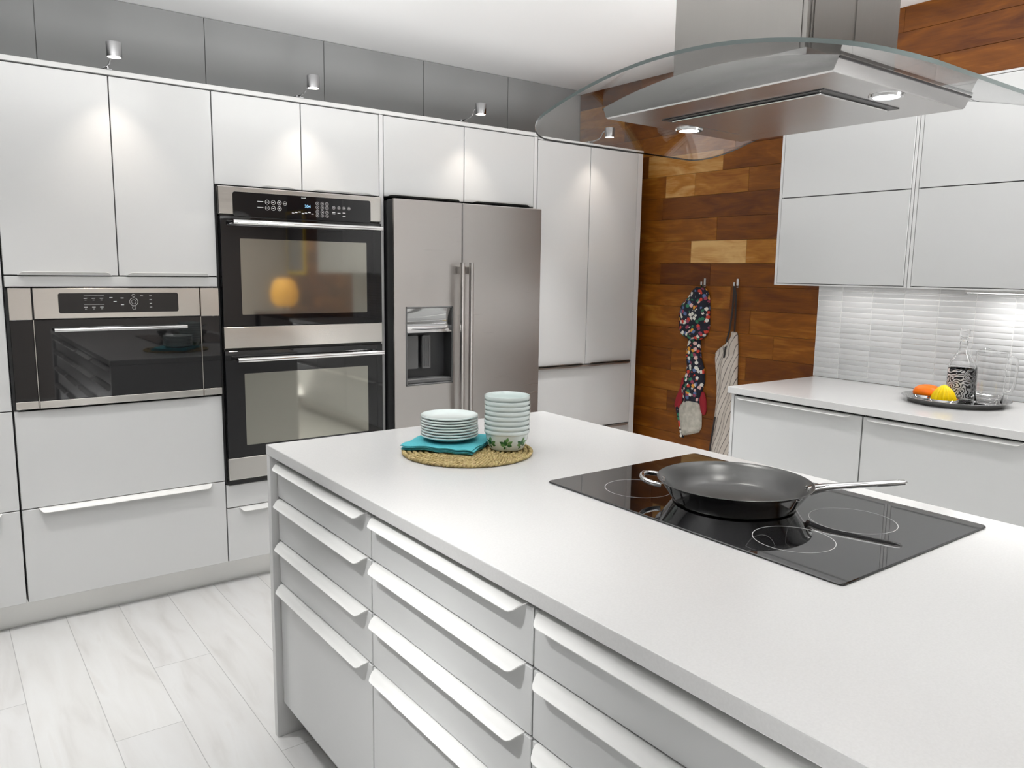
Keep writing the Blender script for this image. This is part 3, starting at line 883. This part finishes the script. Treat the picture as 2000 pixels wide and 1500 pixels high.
def plates():
    c = (.963, -1.5565); n = 8; sp = .0080
    prof = [(0, .003), (.044, .003), (.046, 0), (.049, 0), (.050, .003), (.064, .0055), (.0765, .0098), (.0800, .0120), (.0826, .0126), (.0834, .0140), (.0832, .0164), (.0822, .0172), (.0808, .0166), (.0765, .0138), (.064, .0092), (.050, .0065), (0, .006)]
    proto = None
    for i in range(n):
        lab = ('%s white plate of the stack on the teal napkins' % ORD[n - 1 - i])
        z = ZN + i * sp
        if proto is None:
            mb = MB(); mb.lathe(prof, 80, (c[0], c[1], z)); proto = o = mb.build('plate', 'opal', origin=(c[0], c[1], z), angle=50)
        else:
            o = proto.copy(); COL.objects.link(o)
            o.location = (c[0] + random.uniform(-.0012, .0012), c[1] + random.uniform(-.0012, .0012), z)
        tag(o, lab, 'plate', 'white plates in the stack')
plates()
def bowls():
    c = (1.068, -1.6955); n = 8; sp = .0138
    prof = [(0, .002), (.040, .002), (.043, 0), (.0465, .0005), (.049, .004), (.0535, .014), (.0585, .030), (.0612, .0430), (.0622, .0465), (.0642, .0478), (.0648, .0500), (.0648, .0555), (.0638, .0572), (.0625, .0560), (.0600, .0450), (.0560, .030), (.0508, .0145), (.0455, .0065), (.040, .005), (0, .005)]
    proto = None
    for i in range(n):
        z = ZM + .0002 + i * sp; lab = '%s white bowl of the stack on the placemat' % ORD[n - 1 - i]
        if i == 0: lab = 'lowest white bowl of the stack, green leaves printed round it'
        mb = None
        if proto is None:
            mb = MB(); mb.lathe(prof, 80, (c[0], c[1], z)); o = mb.build('bowl', 'opal', origin=(c[0], c[1], z), angle=50); proto = o
            # printed leaves on the outside of the lowest bowl
            def surf(th, h, off=.00035):
                pr_ = [(.049, .004), (.0535, .014), (.0585, .030), (.0625, .045)]
                for (r0, z0), (r1, z1) in zip(pr_, pr_[1:]):
                    if z0 <= h <= z1: r = r0 + (r1 - r0) * (h - z0) / (z1 - z0); break
                else: r = .0625 if h > .045 else .049
                return (c[0] + (r + off) * math.cos(th), c[1] + (r + off) * math.sin(th), z + h)
            ml, ml2 = MB(), MB(); rnd = random.Random(9)
            def leaf(mb, th, h, ang, L, Wd):
                rows = []
                for k in range(9):
                    s = k / 8; w = Wd * math.sin(PI * s ** .8) + .0002
                    row = []
                    for q in (-1, -.5, 0, .5, 1):
                        a = s * L; bq = q * w
                        du = a * math.cos(ang) - bq * math.sin(ang); dz = a * math.sin(ang) + bq * math.cos(ang)
                        row.append(surf(th + du / .056, h + dz))
                    rows.append(row)
                mb.grid(rows)
            for k in range(7):
                th0 = R(180 + 52) + (k - 3) * .87
                h0 = .0150
                for (du, dh, ag, L, Wd, alt) in ((0, .002, 95, .016, .0042, 0), (.004, .006, 40, .014, .0040, 1), (-.004, .006, 145, .014, .0040, 0), (.003, .003, 5, .012, .0036, 0), (-.003, .003, 178, .012, .0036, 1), (.001, .013, 70, .012, .0036, 1), (-.002, .0, 235, .009, .0026, 0)):
                    leaf(ml2 if alt else ml, th0 + du / .056, h0 + dh + .0006 * (k % 2), R(ag + rnd.uniform(-12, 12)), L * 1.18, Wd * 1.2)
                rows = [[surf(th0 - .0, .006), surf(th0 + .012, .006)], [surf(th0 + .02, .015), surf(th0 + .03, .015)]]
                ml.grid(rows)
            ml.build('leaf_print', 'leaf', o, recalc=False); ml2.build('leaf_print', 'leaf2', o, recalc=False)
        else:
            o = proto.copy(); COL.objects.link(o)
            o.location = (c[0] + random.uniform(-.0008, .0008), c[1] + random.uniform(-.0008, .0008), z)
            o.rotation_euler = (0, 0, 0)
        tag(o, lab, 'bowl', 'white bowls in the stack')
bowls()

# ------------------------------------------------------------------ island hood
def hood():
    cx, cy = 1.2355, -2.4105
    t = thing('range_hood', 'stainless island range hood with a curved glass canopy', 'range hood', (cx, cy, ZC))
    RR = 1.2; zg = 1.8185
    def arc(y): return zg - (y - cy) ** 2 / (2 * RR)
    # glass canopy: curved sheet with rounded corners
    gx0, gx1, L, cr, th = .893, 1.578, .452, .10, .007
    mb = MB(); NY, NX = 56, 18
    def xlim(y):
        d = abs(y - cy); e = d - (L - cr)
        if e <= 0: return gx0, gx1
        k = cr - math.sqrt(max(0, cr * cr - e * e)); return gx0 + k, gx1 - k
    ys = [cy - L + 2 * L * (.5 - .5 * math.cos(PI * k / NY)) for k in range(NY + 1)]
    ys[0] += 1e-5; ys[-1] -= 1e-5
    bot, top = [], []
    for y in ys:
        a, b = xlim(y)
        bot.append([(a + (b - a) * j / NX, y, arc(y)) for j in range(NX + 1)])
        top.append([(a + (b - a) * j / NX, y, arc(y) + th) for j in range(NX + 1)])
    Vb, Vt = mb.grid(bot), mb.grid(top)
    def rim(V):
        n, m = len(V) - 1, len(V[0]) - 1
        return [V[0][j] for j in range(m)] + [V[j][m] for j in range(n)] + [V[n][m - j] for j in range(m)] + [V[n - j][0] for j in range(n)]
    A, B = rim(Vb), rim(Vt)
    for j in range(len(A)): mb.bm.faces.new((A[j], A[(j + 1) % len(A)], B[(j + 1) % len(A)], B[j]))
    g = mb.build('glass_canopy', ['hoodglass', 'glassedge'], t, angle=60)
    for p in g.data.polygons:
        if abs(p.normal.z) < .6 and min(abs(p.normal.x), 1) + abs(p.normal.y) > .7 and p.area < .004 and len(p.vertices) == 4:
            zs = [g.data.vertices[v].co.z for v in p.vertices]
            if max(zs) - min(zs) > th * .9: p.material_index = 1
    # steel body: straight underside, top following the glass
    bx0, bx1, hl, zb = 1.001, 1.470, .272, 1.7605
    mb = MB(); rows = []
    n = 24
    for k in range(n + 1):
        s = -1 + 2 * k / n
        yb = cy + s * hl; yt = cy + s * (hl + .010)
        e = .0025
        def sec(y0_, zlow, k_=0): return [(bx0, y0_, zlow + e), (bx0 + e, y0_, zlow), (bx1 - e, y0_, zlow), (bx1, y0_, zlow + e), (bx1, yt, arc(yt) - .0006), (bx0, yt, arc(yt) - .0006)]
        if k == 0: rows.append([(bx0, yb, zb + e), (bx0, yb, zb + e), (bx1, yb, zb + e), (bx1, yb, zb + e), (bx1, yt, arc(yt) - .0006), (bx0, yt, arc(yt) - .0006)]); rows.append(sec(yb + e, zb))
        elif k == n: rows.append(sec(yb - e, zb)); rows.append([(bx0, yb, zb + e), (bx0, yb, zb + e), (bx1, yb, zb + e), (bx1, yb, zb + e), (bx1, yt, arc(yt) - .0006), (bx0, yt, arc(yt) - .0006)])
        else: rows.append(sec(yb, zb))
    V = mb.grid(rows, closed=True); mb.bm.faces.new(V[0]); mb.bm.faces.new(V[-1])
    bmesh.ops.remove_doubles(mb.bm, verts=list(mb.bm.verts), dist=1e-6)
    body = mb.build('hood_body', 'hoodsteel', t, angle=25)
    # raised filter panel in a dark slot
    fx0, fx1, fy0, fy1 = 1.100, 1.366, -2.604, -2.212
    mb = MB(); mb.box(fx0, fx1, fy0, fy1, zb - .0015, zb - .0002); mb.build('filter_slot', 'black', body)
    mb = MB(); mb.box(fx0 + .014, fx1 - .014, fy0 + .016, fy1 - .016, zb - .0055, zb - .0016, .0015, 1); mb.build('filter_panel', 'hoodsteel', body, angle=22)
    for sgn in (-1, 1):
        ye = cy + sgn * (hl + .0098); zg0 = arc(ye)
        mb = MB(); mb.box(bx0, bx1, ye - .0016, ye + .0016, zg0 - .0052, zg0 - .0012); mb.build('gasket', 'black', body)
    for y in (-2.1725, -2.6475):
        mb = MB(); mb.lathe([(.0235, -.004), (.030, -.004), (.032, -.0003), (.0235, -.0003)], 32, (cx, y, zb), close=True); f = mb.build('lamp_ring', 'chrome', body)
        mb = MB(); mb.lathe([(0, -.0032), (.0232, -.0032), (.0232, -.0006), (0, -.0006)], 32, (cx, y, zb)); mb.build('lamp_lens', 'bulbcool', f)
        Lg = bpy.data.lights.new('hood_light', 'SPOT'); Lg.energy = 8; Lg.color = (1, .98, .94); Lg.spot_size = R(120); Lg.spot_blend = .7; Lg.shadow_soft_size = .022
        lo = bpy.data.objects.new('hood_light', Lg); COL.objects.link(lo); lo.location = (cx, y, zb - .008)
    # chimney: two telescoping sleeves
    c0, c1, d0, d1 = 1.081, 1.395, -2.573, -2.258
    mb = MB()
    zt = ZC - .001; z0 = zg + th + .0006
    mb.box(c0, c1, d0, d1, z0, zt)
    # seams: folded lips down the corner and the middle of the end face
    for x in (c0 + .012, c0 + .021): mb.box(x - .0012, x + .0012, d0 - .0016, d0, z0, zt)
    mb.box((c0 + c1) / 2 - .001, (c0 + c1) / 2 + .001, d0 - .0016, d0, z0, zt)
    mb.box(c0 - .0016, c0, d0 + .010, d0 + .0124, z0, zt)
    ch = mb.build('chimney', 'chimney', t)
    mb = MB(); mb.box(c0 - .012, c1 + .012, d0 - .012, d1 + .012, z0 - .0002, z0 + .012); mb.build('chimney_collar', 'hoodsteel', t)
hood()

# ------------------------------------------------------------------ right run
RX = 2.725
BL = ['white base cabinet at the left end of the right-hand counter', 'white base cabinet under the tray on the right-hand counter', 'white base cabinet third along the right-hand counter, out of frame', 'white base cabinet fourth along the right-hand counter, out of frame', 'white base cabinet at the near end of the right-hand counter, out of frame']
for i in range(5):
    y0 = -1.207 - .6225 * i; W = .6225
    t = thing('base_cabinet', BL[i], 'cabinet', (RX, y0, 0), 'base cabinets on the right wall')
    F = Fr((RX, y0, 0), 'W')
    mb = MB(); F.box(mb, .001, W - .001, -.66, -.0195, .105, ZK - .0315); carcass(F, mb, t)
    for a, b in ((.492, .872), (.112, .488)):
        d = front(F, t, 'drawer', .003, W - .003, a, b, 'satin'); lip(F, .018, W - .045, b, d, False, .72)
    if i == 0:
        mb = MB(); F.box(mb, -.016, -.0005, -.66, .0, 0, ZK - .0315, .001); mb.build('side_panel', 'panelw', t)
o = MB().box(RX + .065, RX + .08, -4.31, -1.208, .001, .104).build('plinth', 'plinth', origin=(RX + .065, -2.1, 0))
tag(o, 'plinth board under the right-hand base cabinets', 'plinth')
o = MB().box(2.701, XW - .0015, -4.34, -1.186, ZK - .0305, ZK, .0022, 2).build('worktop', 'counter', angle=22, origin=(3.05, -2.1, ZK - .0305))
tag(o, 'white worktop along the right wall under the tiles', 'worktop')
WL = ['white wall cabinet at the left end, beside the wood wall', 'white wall cabinet above the tray, cut by the right frame edge', 'white wall cabinet third from the wood wall, out of frame', 'white wall cabinet fourth from the wood wall, out of frame', 'white wall cabinet fifth from the wood wall, out of frame']
for i in range(5):
    y0 = -1.172 - .6365 * i; W = .6365
    t = thing('wall_cabinet', WL[i], 'cabinet', (3.02, y0, 1.378), 'wall cabinets over the tiles')
    F = Fr((3.02, y0, 0), 'W')
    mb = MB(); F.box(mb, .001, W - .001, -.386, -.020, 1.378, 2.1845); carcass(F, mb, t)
    mb = MB(); F.box(mb, .001, .015, -.0195, -.002, 1.378, 2.1845, .0008); F.box(mb, W - .013, W - .002, -.0195, -.002, 1.378, 2.1845, .0008)
    F.box(mb, .015, W - .013, -.0195, -.003, 1.378, 1.3845); F.box(mb, .015, W - .013, -.0195, -.003, 2.1755, 2.1845)
    mb.build('face_frame', 'panelw', t)
    front(F, t, 'door', .017, W - .015, 1.3875, 1.7775, 'front'); front(F, t, 'door', .017, W - .015, 1.7815, 2.173, 'front')
# lamp under the wall cabinets
t = thing('under_cabinet_lamp', 'slim white lamp under the wall cabinets above the tiles', 'lamp', (3.25, -2.25, 1.377))
MB().box(3.22, 3.28, -2.52, -1.95, 1.364, 1.378, .002).build('housing', 'panelw', t)
MB().box(3.226, 3.274, -2.51, -1.96, 1.3625, 1.3645).build('diffuser', pmat('lamp_diffuser', (.9, .9, .9), .4, emit=(1, .98, .96), estr=6.), t)

# hooks and cloths on the wood wall
def hook(y, z, label):
    t = thing('wall_hook', label, 'hook', (XW, y, z), 'hooks on the wood wall')
    mb = MB(); mb.box(XW - .004, XW - .0004, y - .008, y + .008, z - .024, z + .026, .0012); mb.build('back_plate', 'chrome', t)
    mb = MB(); pts = [(XW - .003, y, z - .014), (XW - .016, y, z - .022), (XW - .027, y, z - .020), (XW - .033, y, z - .010), (XW - .034, y, z + .002)]
    rows = []
    for p in pts: rows.append([(p[0], p[1] - .006, p[2]), (p[0], p[1] + .006, p[2]), (p[0] + .001, p[1] + .006, p[2] + .004), (p[0] + .001, p[1] - .006, p[2] + .004)])
    V = mb.grid(rows, closed=True); mb.bm.faces.new(V[0]); mb.bm.faces.new(V[-1]); mb.build('prong', 'chrome', t)
hook(-.436, 1.372, 'small steel hook holding the floral cloth')
hook(-.668, 1.374, 'small steel hook holding the striped apron')

def cloth(name, rows, mat, parent, depth, fold, xb, seed, nu=14, sub=3, uvk=1.):
    """hanging cloth: rows (z, yl, yr); bulges off the wall by depth with vertical folds"""
    rnd = random.Random(seed); mb = MB()
    rr = []
    for (z0, a0, b0), (z1, a1, b1) in zip(rows, rows[1:]):
        for k in range(sub):
            s = k / sub; rr.append((z0 + (z1 - z0) * s, a0 + (a1 - a0) * s, b0 + (b1 - b0) * s))
    rr.append(rows[-1])
    ph = rnd.uniform(0, 6)
    fr, bk, uv = [], [], []
    for i, (z, a, b) in enumerate(rr):
        f, k, u_ = [], [], []
        for j in range(nu + 1):
            s = j / nu; y = a + (b - a) * s
            prof = math.sqrt(max(0, 1 - (2 * s - 1) ** 2))
            e = prof * depth * (1 + .35 * math.sin(i * .55 + ph)) + fold * (.5 + .5 * math.sin(s * 13 + ph + .25 * i)) * prof
            f.append((xb - .003 - e, y, z + .002 * math.sin(s * 9 + ph))); k.append((xb, y, z))
            u_.append((y * uvk, z * uvk))
        fr.append(f); bk.append(k); uv.append(u_)
    Vf = mb.grid(fr, uvs=uv); Vk = mb.grid(bk, uvs=uv)
    def rim(V):
        n, m = len(V) - 1, len(V[0]) - 1
        return [V[0][j] for j in range(m)] + [V[j][m] for j in range(n)] + [V[n][m - j] for j in range(m)] + [V[n - j][0] for j in range(n)]
    A, B = rim(Vf), rim(Vk)
    for j in range(len(A)): mb.bm.faces.new((A[j], A[(j + 1) % len(A)], B[(j + 1) % len(A)], B[j]))
    return mb.build(name, mat, parent, angle=80)

# pixel -> wall plane conversion was done beforehand: rows are (z, y far side, y near side) in metres
t = thing('oven_glove', 'dark floral oven glove with a pale end, on the left wall hook', 'oven glove', (XW - .02, -.40, 1.345))
xb = XW - .004
cloth('padded_mitt', [(1.345, -.400, -.440), (1.335, -.380, -.455), (1.315, -.345, -.470), (1.28, -.315, -.482), (1.235, -.272, -.486), (1.18, -.256, -.488), (1.13, -.254, -.492), (1.10, -.262, -.488), (1.065, -.292, -.470), (1.045, -.330, -.440), (1.035, -.345, -.425)], 'floral', t, .032, .016, xb, 1)
cloth('strip', [(1.038, -.340, -.428), (1.0, -.338, -.432), (.93, -.328, -.442), (.87, -.335, -.468), (.80, -.318, -.474), (.74, -.300, -.462), (.70, -.305, -.450), (.655, -.318, -.446)], 'floral', t, .016, .010, xb, 2)
cloth('red_binding', [(.80, -.302, -.322), (.73, -.286, -.310), (.68, -.262, -.318), (.63, -.250, -.30), (.60, -.262, -.285)], 'redcloth', t, .006, .004, xb, 5, nu=6)
cloth('red_binding', [(.735, -.458, -.475), (.69, -.440, -.492), (.63, -.452, -.498), (.60, -.470, -.490)], 'redcloth', t, .006, .004, xb, 6, nu=6)
cloth('pale_lining', [(.668, -.330, -.440), (.62, -.290, -.462), (.575, -.282, -.466), (.52, -.300, -.468), (.49, -.310, -.45), (.468, -.318, -.390), (.455, -.322, -.345)], 'lining', t, .016, .008, xb, 7)
cloth('hanging_edge', [(.62, -.262, -.288), (.56, -.276, -.302), (.50, -.296, -.318), (.455, -.308, -.332), (.438, -.306, -.336)], 'floral', t, .008, .004, xb, 8, nu=6)
MB().tube([(xb - .025, -.436, 1.356), (xb - .020, -.430, 1.35), (xb - .010, -.418, 1.338), (xb - .006, -.412, 1.328)], .0022, 6).build('hanging_loop', 'strap', t)

t = thing('apron', 'pale apron with thin dark stripes hanging from the right wall hook', 'apron', (XW - .02, -.66, 1.345))
cloth('apron_cloth', [(1.105, -.664, -.684), (1.085, -.650, -.692), (1.06, -.640, -.694), (1.03, -.612, -.698), (.995, -.560, -.700), (.975, -.544, -.702), (.95, -.546, -.702), (.90, -.553, -.704), (.83, -.560, -.706), (.76, -.565, -.712), (.70, -.566, -.716), (.63, -.562, -.716), (.57, -.556, -.714), (.50, -.552, -.712), (.44, -.552, -.71), (.36, -.55, -.71), (.28, -.548, -.71)], 'apron', t, .018, .016, xb, 11, nu=24, uvk=1.6)
def ribbon(pts, w, parent, name):
    mb = MB(); rows = []
    for (x, y, z) in pts: rows.append([(x, y - w, z), (x, y + w, z), (x + .001, y + w, z), (x + .001, y - w, z)])
    V = mb.grid(rows, closed=True); mb.bm.faces.new(V[0]); mb.bm.faces.new(V[-1]); return mb.build(name, 'strap', parent)
ribbon([(xb - .020, -.668, 1.372), (xb - .027, -.666, 1.362), (xb - .018, -.660, 1.31), (xb - .012, -.652, 1.22), (xb - .014, -.643, 1.12), (xb - .030, -.636, 1.04), (xb - .037, -.630, .955)], .006, t, 'neck_strap')
ribbon([(xb - .029, -.672, 1.358), (xb - .016, -.674, 1.31), (xb - .010, -.672, 1.22), (xb - .010, -.672, 1.13), (xb - .012, -.674, 1.098)], .005, t, 'neck_strap')
ribbon([(xb - .042, -.594, .61), (xb - .044, -.584, .52), (xb - .044, -.572, .43), (xb - .044, -.566, .36)], .006, t, 'waist_strap')

# ---- console with a yellow lamp and a framed panel at the far end of the wood wall (they show in the oven glass)
t = thing('console_table', 'wooden console table at the far end of the wood wall, behind the viewer', 'table', (3.13, -5.35, 0))
MB().box(2.88, 3.385, -5.95, -4.75, .86, .90, .003).build('tabletop', 'wood', t)
for x, y in ((2.91, -5.92), (2.91, -4.78), (3.355, -5.92), (3.355, -4.78)): MB().box(x - .022, x + .022, y - .022, y + .022, 0, .8595, .002).build('leg', 'strap', t)
t = thing('table_lamp', 'table lamp with a glowing yellow shade on the console table', 'lamp', (3.05, -5.4, .9002))
MB().lathe([(0, 0), (.075, 0), (.075, .012), (.012, .02), (.010, .09), (0, .09)], 32, (3.05, -5.4, .9002)).build('base', 'chrome', t)
MB().lathe([(.10, .085), (.15, .15), (.155, .25), (.12, .36), (.07, .40)], 40, (3.05, -5.4, .9002)).build('shade', pmat('yellow_lamp_shade', (.9, .5, .08), .6, emit=(1, .48, .05), estr=.9), t)
t = thing('framed_picture', 'pale framed panel hanging on the wood wall behind the yellow lamp', 'picture', (XW - .02, -5.85, 1.34))
MB().box(XW - .028, XW - .001, -6.17, -5.6, 1.34, 2.1, .003).build('frame', 'yellow', t)
MB().box(XW - .031, XW - .0285, -6.13, -5.64, 1.38, 2.06).build('panel', 'greypanel', t)

# ---- tray with bottle, jug and juicers
TC = Vector((3.145, -1.988, ZK))
vd = Vector((.917, .40, 0)); vr = Vector((.40, -.917, 0))
def at(p, d): return TC + vr * p + vd * d
def tray():
    mb = MB()
    prof = [(0, .0005), (.168, .0005), (.176, .003), (.184, .017), (.187, .0205), (.1985, .0215), (.2005, .0225), (.1985, .0232), (.186, .0222), (.182, .0185), (.174, .0050), (.166, .0028), (0, .0028)]
    mb.lathe(prof, 96, tuple(TC)); o = mb.build('tray', 'polished', origin=tuple(TC), angle=50)
    tag(o, 'round steel tray on the right-hand worktop', 'tray')
tray()
ZTR = ZK + .0031
def bottle():
    c = at(.013, .085); c.z = ZTR
    t = thing('glass_bottle', 'clear glass bottle with black winding lines printed on it, on the steel tray', 'bottle', tuple(c))
    body = [(0, .0), (.044, .0), (.049, .003), (.0515, .010), (.0515, .142), (.049, .152), (.038, .176), (.024, .198), (.0165, .212), (.0150, .222), (.0150, .250), (.0175, .252), (.0175, .260), (.0150, .262)]
    inner = [(.0125, .262), (.0125, .222), (.0140, .211), (.0215, .196), (.0355, .174), (.0465, .151), (.0488, .141), (.0488, .013), (.044, .008), (0, .008)]
    mb = MB(); mb.lathe(body + inner, 48, tuple(c)); mb.build('bottle_glass', 'glass', t, angle=60)
    mb = MB(); mb.lathe([(.0518, .008), (.0518, .132)], 48, tuple(c), uv=True)
    for f in list(mb.bm.faces): pass
    mb.build('printed_pattern', 'maze', t, recalc=False)
    mb = MB(); mb.lathe([(0, .255), (.0118, .255), (.0120, .263), (.0175, .266), (.0195, .276), (.0195, .292), (.017, .297), (0, .298)], 32, tuple(c)); mb.build('stopper', 'glass', t)
    mb = MB(); ringp = [(c.x + .0168 * math.cos(a), c.y + .0168 * math.sin(a), c.z + .236) for a in [2 * PI * k / 24 for k in range(25)]]; mb.tube(ringp, .0012, 6); mb.build('wire_collar', 'chrome', t)
bottle()
def jug():
    c = at(.117, .030); c.z = ZTR
    t = thing('glass_jug', 'clear glass jug with a handle, right of the patterned bottle on the tray', 'jug', tuple(c))
    prof_o = [(0, 0), (.046, 0), (.0500, .004), (.0535, .06), (.0555, .13), (.0565, .19), (.0585, .212)]
    prof_i = [(.0563, .213), (.0540, .19), (.0530, .13), (.0510, .06), (.0475, .010), (.044, .008), (0, .008)]
    mb = MB(); mb.lathe(prof_o + prof_i, 56, tuple(c))
    sp = (-vr * .3 + vd * .9).normalized()
    for v in mb.bm.verts:     # pouring lip
        h = v.co.z - c.z; q = Vector((v.co.x - c.x, v.co.y - c.y, 0))
        if h > .17 and q.length > .04:
            k = max(0, q.normalized().dot(sp)) ** 12 * (h - .17) / .043
            v.co += sp * .020 * k + Vector((0, 0, .010 * k))
    mb.build('jug_glass', 'glass', t, angle=60)
    hd = (vr * .95 - vd * .15).normalized()
    pts = [c + hd * a + Vector((0, 0, b)) for a, b in ((.0555, .19), (.070, .197), (.083, .190), (.088, .165), (.087, .12), (.083, .08), (.074, .056), (.0535, .05))]
    mb = MB(); mb.tube(pts, .0058, 12); mb.build('handle', 'glass', t, angle=60)
jug()
def juicer(name, label, p, d, rd, matname, kind):
    c = at(p, d); c.z = ZTR
    t = thing(name, label, 'citrus juicer', tuple(c), 'citrus juicers on the tray')
    prof = [(0, 0), (rd - .012, 0), (rd - .006, .003), (rd, .017), (rd + .001, .019), (rd - .002, .019), (rd - .008, .007), (rd - .014, .0045), (0, .0045)]
    mb = MB(); mb.lathe(prof, 56, tuple(c)); mb.build('dish', 'polished' if kind == 'ridge' else 'chrome', t, angle=50)
    mb = MB(); n = 72; rows = []
    if kind == 'ridge':
        base, H = .0445, .066
        for k in range(15):
            s = k / 14; h = H * s; r = base * (1 - s ** 1.75) ** .62
            rows.append([(c.x + r * (1 + .10 * math.cos(16 * a) * min(1, 3 * (1 - s))) * math.cos(a), c.y + r * (1 + .10 * math.cos(16 * a) * min(1, 3 * (1 - s))) * math.sin(a), c.z + .0105 + h) for a in [2 * PI * q / n for q in range(n)]])
        V = mb.grid(rows, closed=True); mb.bm.faces.new(V[0]); mb.bm.faces.new(V[-1])
        mb.build('reamer', matname, t, angle=75)
        MB().lathe([(0, .0048), (.050, .0048), (.052, .009), (.048, .0115), (0, .0115)], 56, tuple(c)).build('strainer_plate', 'chrome', t)
    else:
        MB().lathe([(0, .0195), (.0545, .0195), (.0565, .023), (.0545, .034), (.047, .046), (.034, .0545), (.018, .0585), (0, .0595)], 56, tuple(c)).build('cover', matname, t, angle=60)
        MB().lathe([(0, .0048), (.040, .0048), (.045, .0192), (0, .0192)], 48, tuple(c)).build('insert', 'opal', t)
juicer('citrus_juicer', 'citrus juicer with a yellow ridged cone, front of the tray', -.042, -.066, .058, 'yellow', 'ridge')
juicer('citrus_juicer', 'citrus juicer with a smooth orange dome, behind the yellow one', -.104, .034, .056, 'orange', 'dome')

# ------------------------------------------------------------------ light
def area(name, loc, size, power, col=(1, 1, 1), size_y=None, rot=(0, 0, 0), shape=None):
    L = bpy.data.lights.new(name, 'AREA'); L.energy = power; L.color = col
    L.shape = shape or ('RECTANGLE' if size_y else 'SQUARE'); L.size = size
    if size_y: L.size_y = size_y
    o = bpy.data.objects.new(name, L); COL.objects.link(o); o.location = loc; o.rotation_euler = rot
    return o
def down_fill(x, y, p, spread=80, size=.16):  # unseen fill light added at ceiling height to brighten what lies below
    o = area('down_fill_light', (x, y, ZC - .006), size, p, (1, .995, .985), shape='DISK'); o.data.spread = R(spread)
for x, y, p, sp in ((-.25, -.75, 7.2, 80), (-1.9, -1.0, 2, 80), (.6, -.7, 3, 70), (2.15, -1.5, 5.2, 64), (2.15, -2.7, 4.5, 64), (2.2, -.55, 12, 64), (1.2, -5.3, 20, 110), (2.6, -5.3, 10, 110)):
    down_fill(x, y, p, sp)
def aimed(loc, target, p, spread, size=.10):
    o = area('ceiling_spot', loc, size, p, (1, .995, .985), shape='DISK'); o.data.spread = R(spread)
    o.rotation_euler = (Vector(target) - Vector(loc)).to_track_quat('-Z', 'Y').to_euler()
aimed((-.78, -2.15, ZC - .01), (.55, -2.17, .56), 2.3, 30)
# fill lights added outside the frame to brighten the ceiling from below
def up_fill(loc, target, p, spread=110, size=.9):
    d = Vector(target) - Vector(loc)
    o = area('up_fill_light', loc, size, p, (1, .997, .99))
    o.rotation_euler = d.to_track_quat('-Z', 'Y').to_euler(); o.data.spread = R(spread)
up_fill((-1.4, -1.7, .5), (-.3, -1.7, ZC), 42, 76)
up_fill((.1, -4.7, .5), (.9, -2.4, ZC), 42, 70)
up_fill((2.3, -4.4, .5), (2.1, -2.1, ZC), 42, 75)
# unseen fill lights added above the cabinets to brighten the ceiling
area('cabinet_top_fill', (1.3, .12, 2.2), 3.8, 2.0, (1, .997, .99), .12, rot=(PI, 0, 0))
area('cabinet_top_fill', (3.14, -2.2, 2.22), .12, 2.5, (1, .997, .99), 1.8, rot=(PI, 0, 0))
area('under_cabinet_light', (3.25, -2.235, 1.361), .045, 2.2, (1, .98, .96), .5)
area('under_cabinet_light', (3.25, -1.53, 1.3745), .03, 1.3, (1, .98, .96), .6)
w = bpy.data.worlds.new('World'); SC.world = w; w.use_nodes = True
w.node_tree.nodes['Background'].inputs[0].default_value = (1, 1, 1, 1)
w.node_tree.nodes['Background'].inputs[1].default_value = .1

# ------------------------------------------------------------------ camera
cam = bpy.data.cameras.new('Camera'); co = bpy.data.objects.new('Camera', cam); COL.objects.link(co)
yaw, pitch, roll, f = R(36.6452), R(-8.2475), R(.8439), 1530.21
fwd = Vector((math.sin(yaw) * math.cos(pitch), math.cos(yaw) * math.cos(pitch), math.sin(pitch)))
right = Vector((math.cos(yaw), -math.sin(yaw), 0)); up = right.cross(fwd)
r2 = math.cos(roll) * right + math.sin(roll) * up; u2 = -math.sin(roll) * right + math.cos(roll) * up
co.matrix_world = Matrix(((r2.x, u2.x, -fwd.x, -.2275), (r2.y, u2.y, -fwd.y, -3.4580), (r2.z, u2.z, -fwd.z, 1.42746), (0, 0, 0, 1)))
cam.sensor_fit = 'HORIZONTAL'; cam.sensor_width = 36; cam.lens = f / 2000 * 36; cam.clip_start = .02
SC.camera = co
vs = SC.view_settings
vs.view_transform = 'Standard'; vs.look = 'None'; vs.gamma = 1; vs.use_curve_mapping = False; vs.exposure = -.31
SC.display_settings.display_device = 'sRGB'
SC.cycles.use_denoising = True
SC.cycles.max_bounces = 10; SC.cycles.transmission_bounces = 10; SC.cycles.glossy_bounces = 6; SC.cycles.diffuse_bounces = 5
SC.cycles.caustics_reflective = False; SC.cycles.caustics_refractive = False
SC.cycles.sample_clamp_indirect = 6
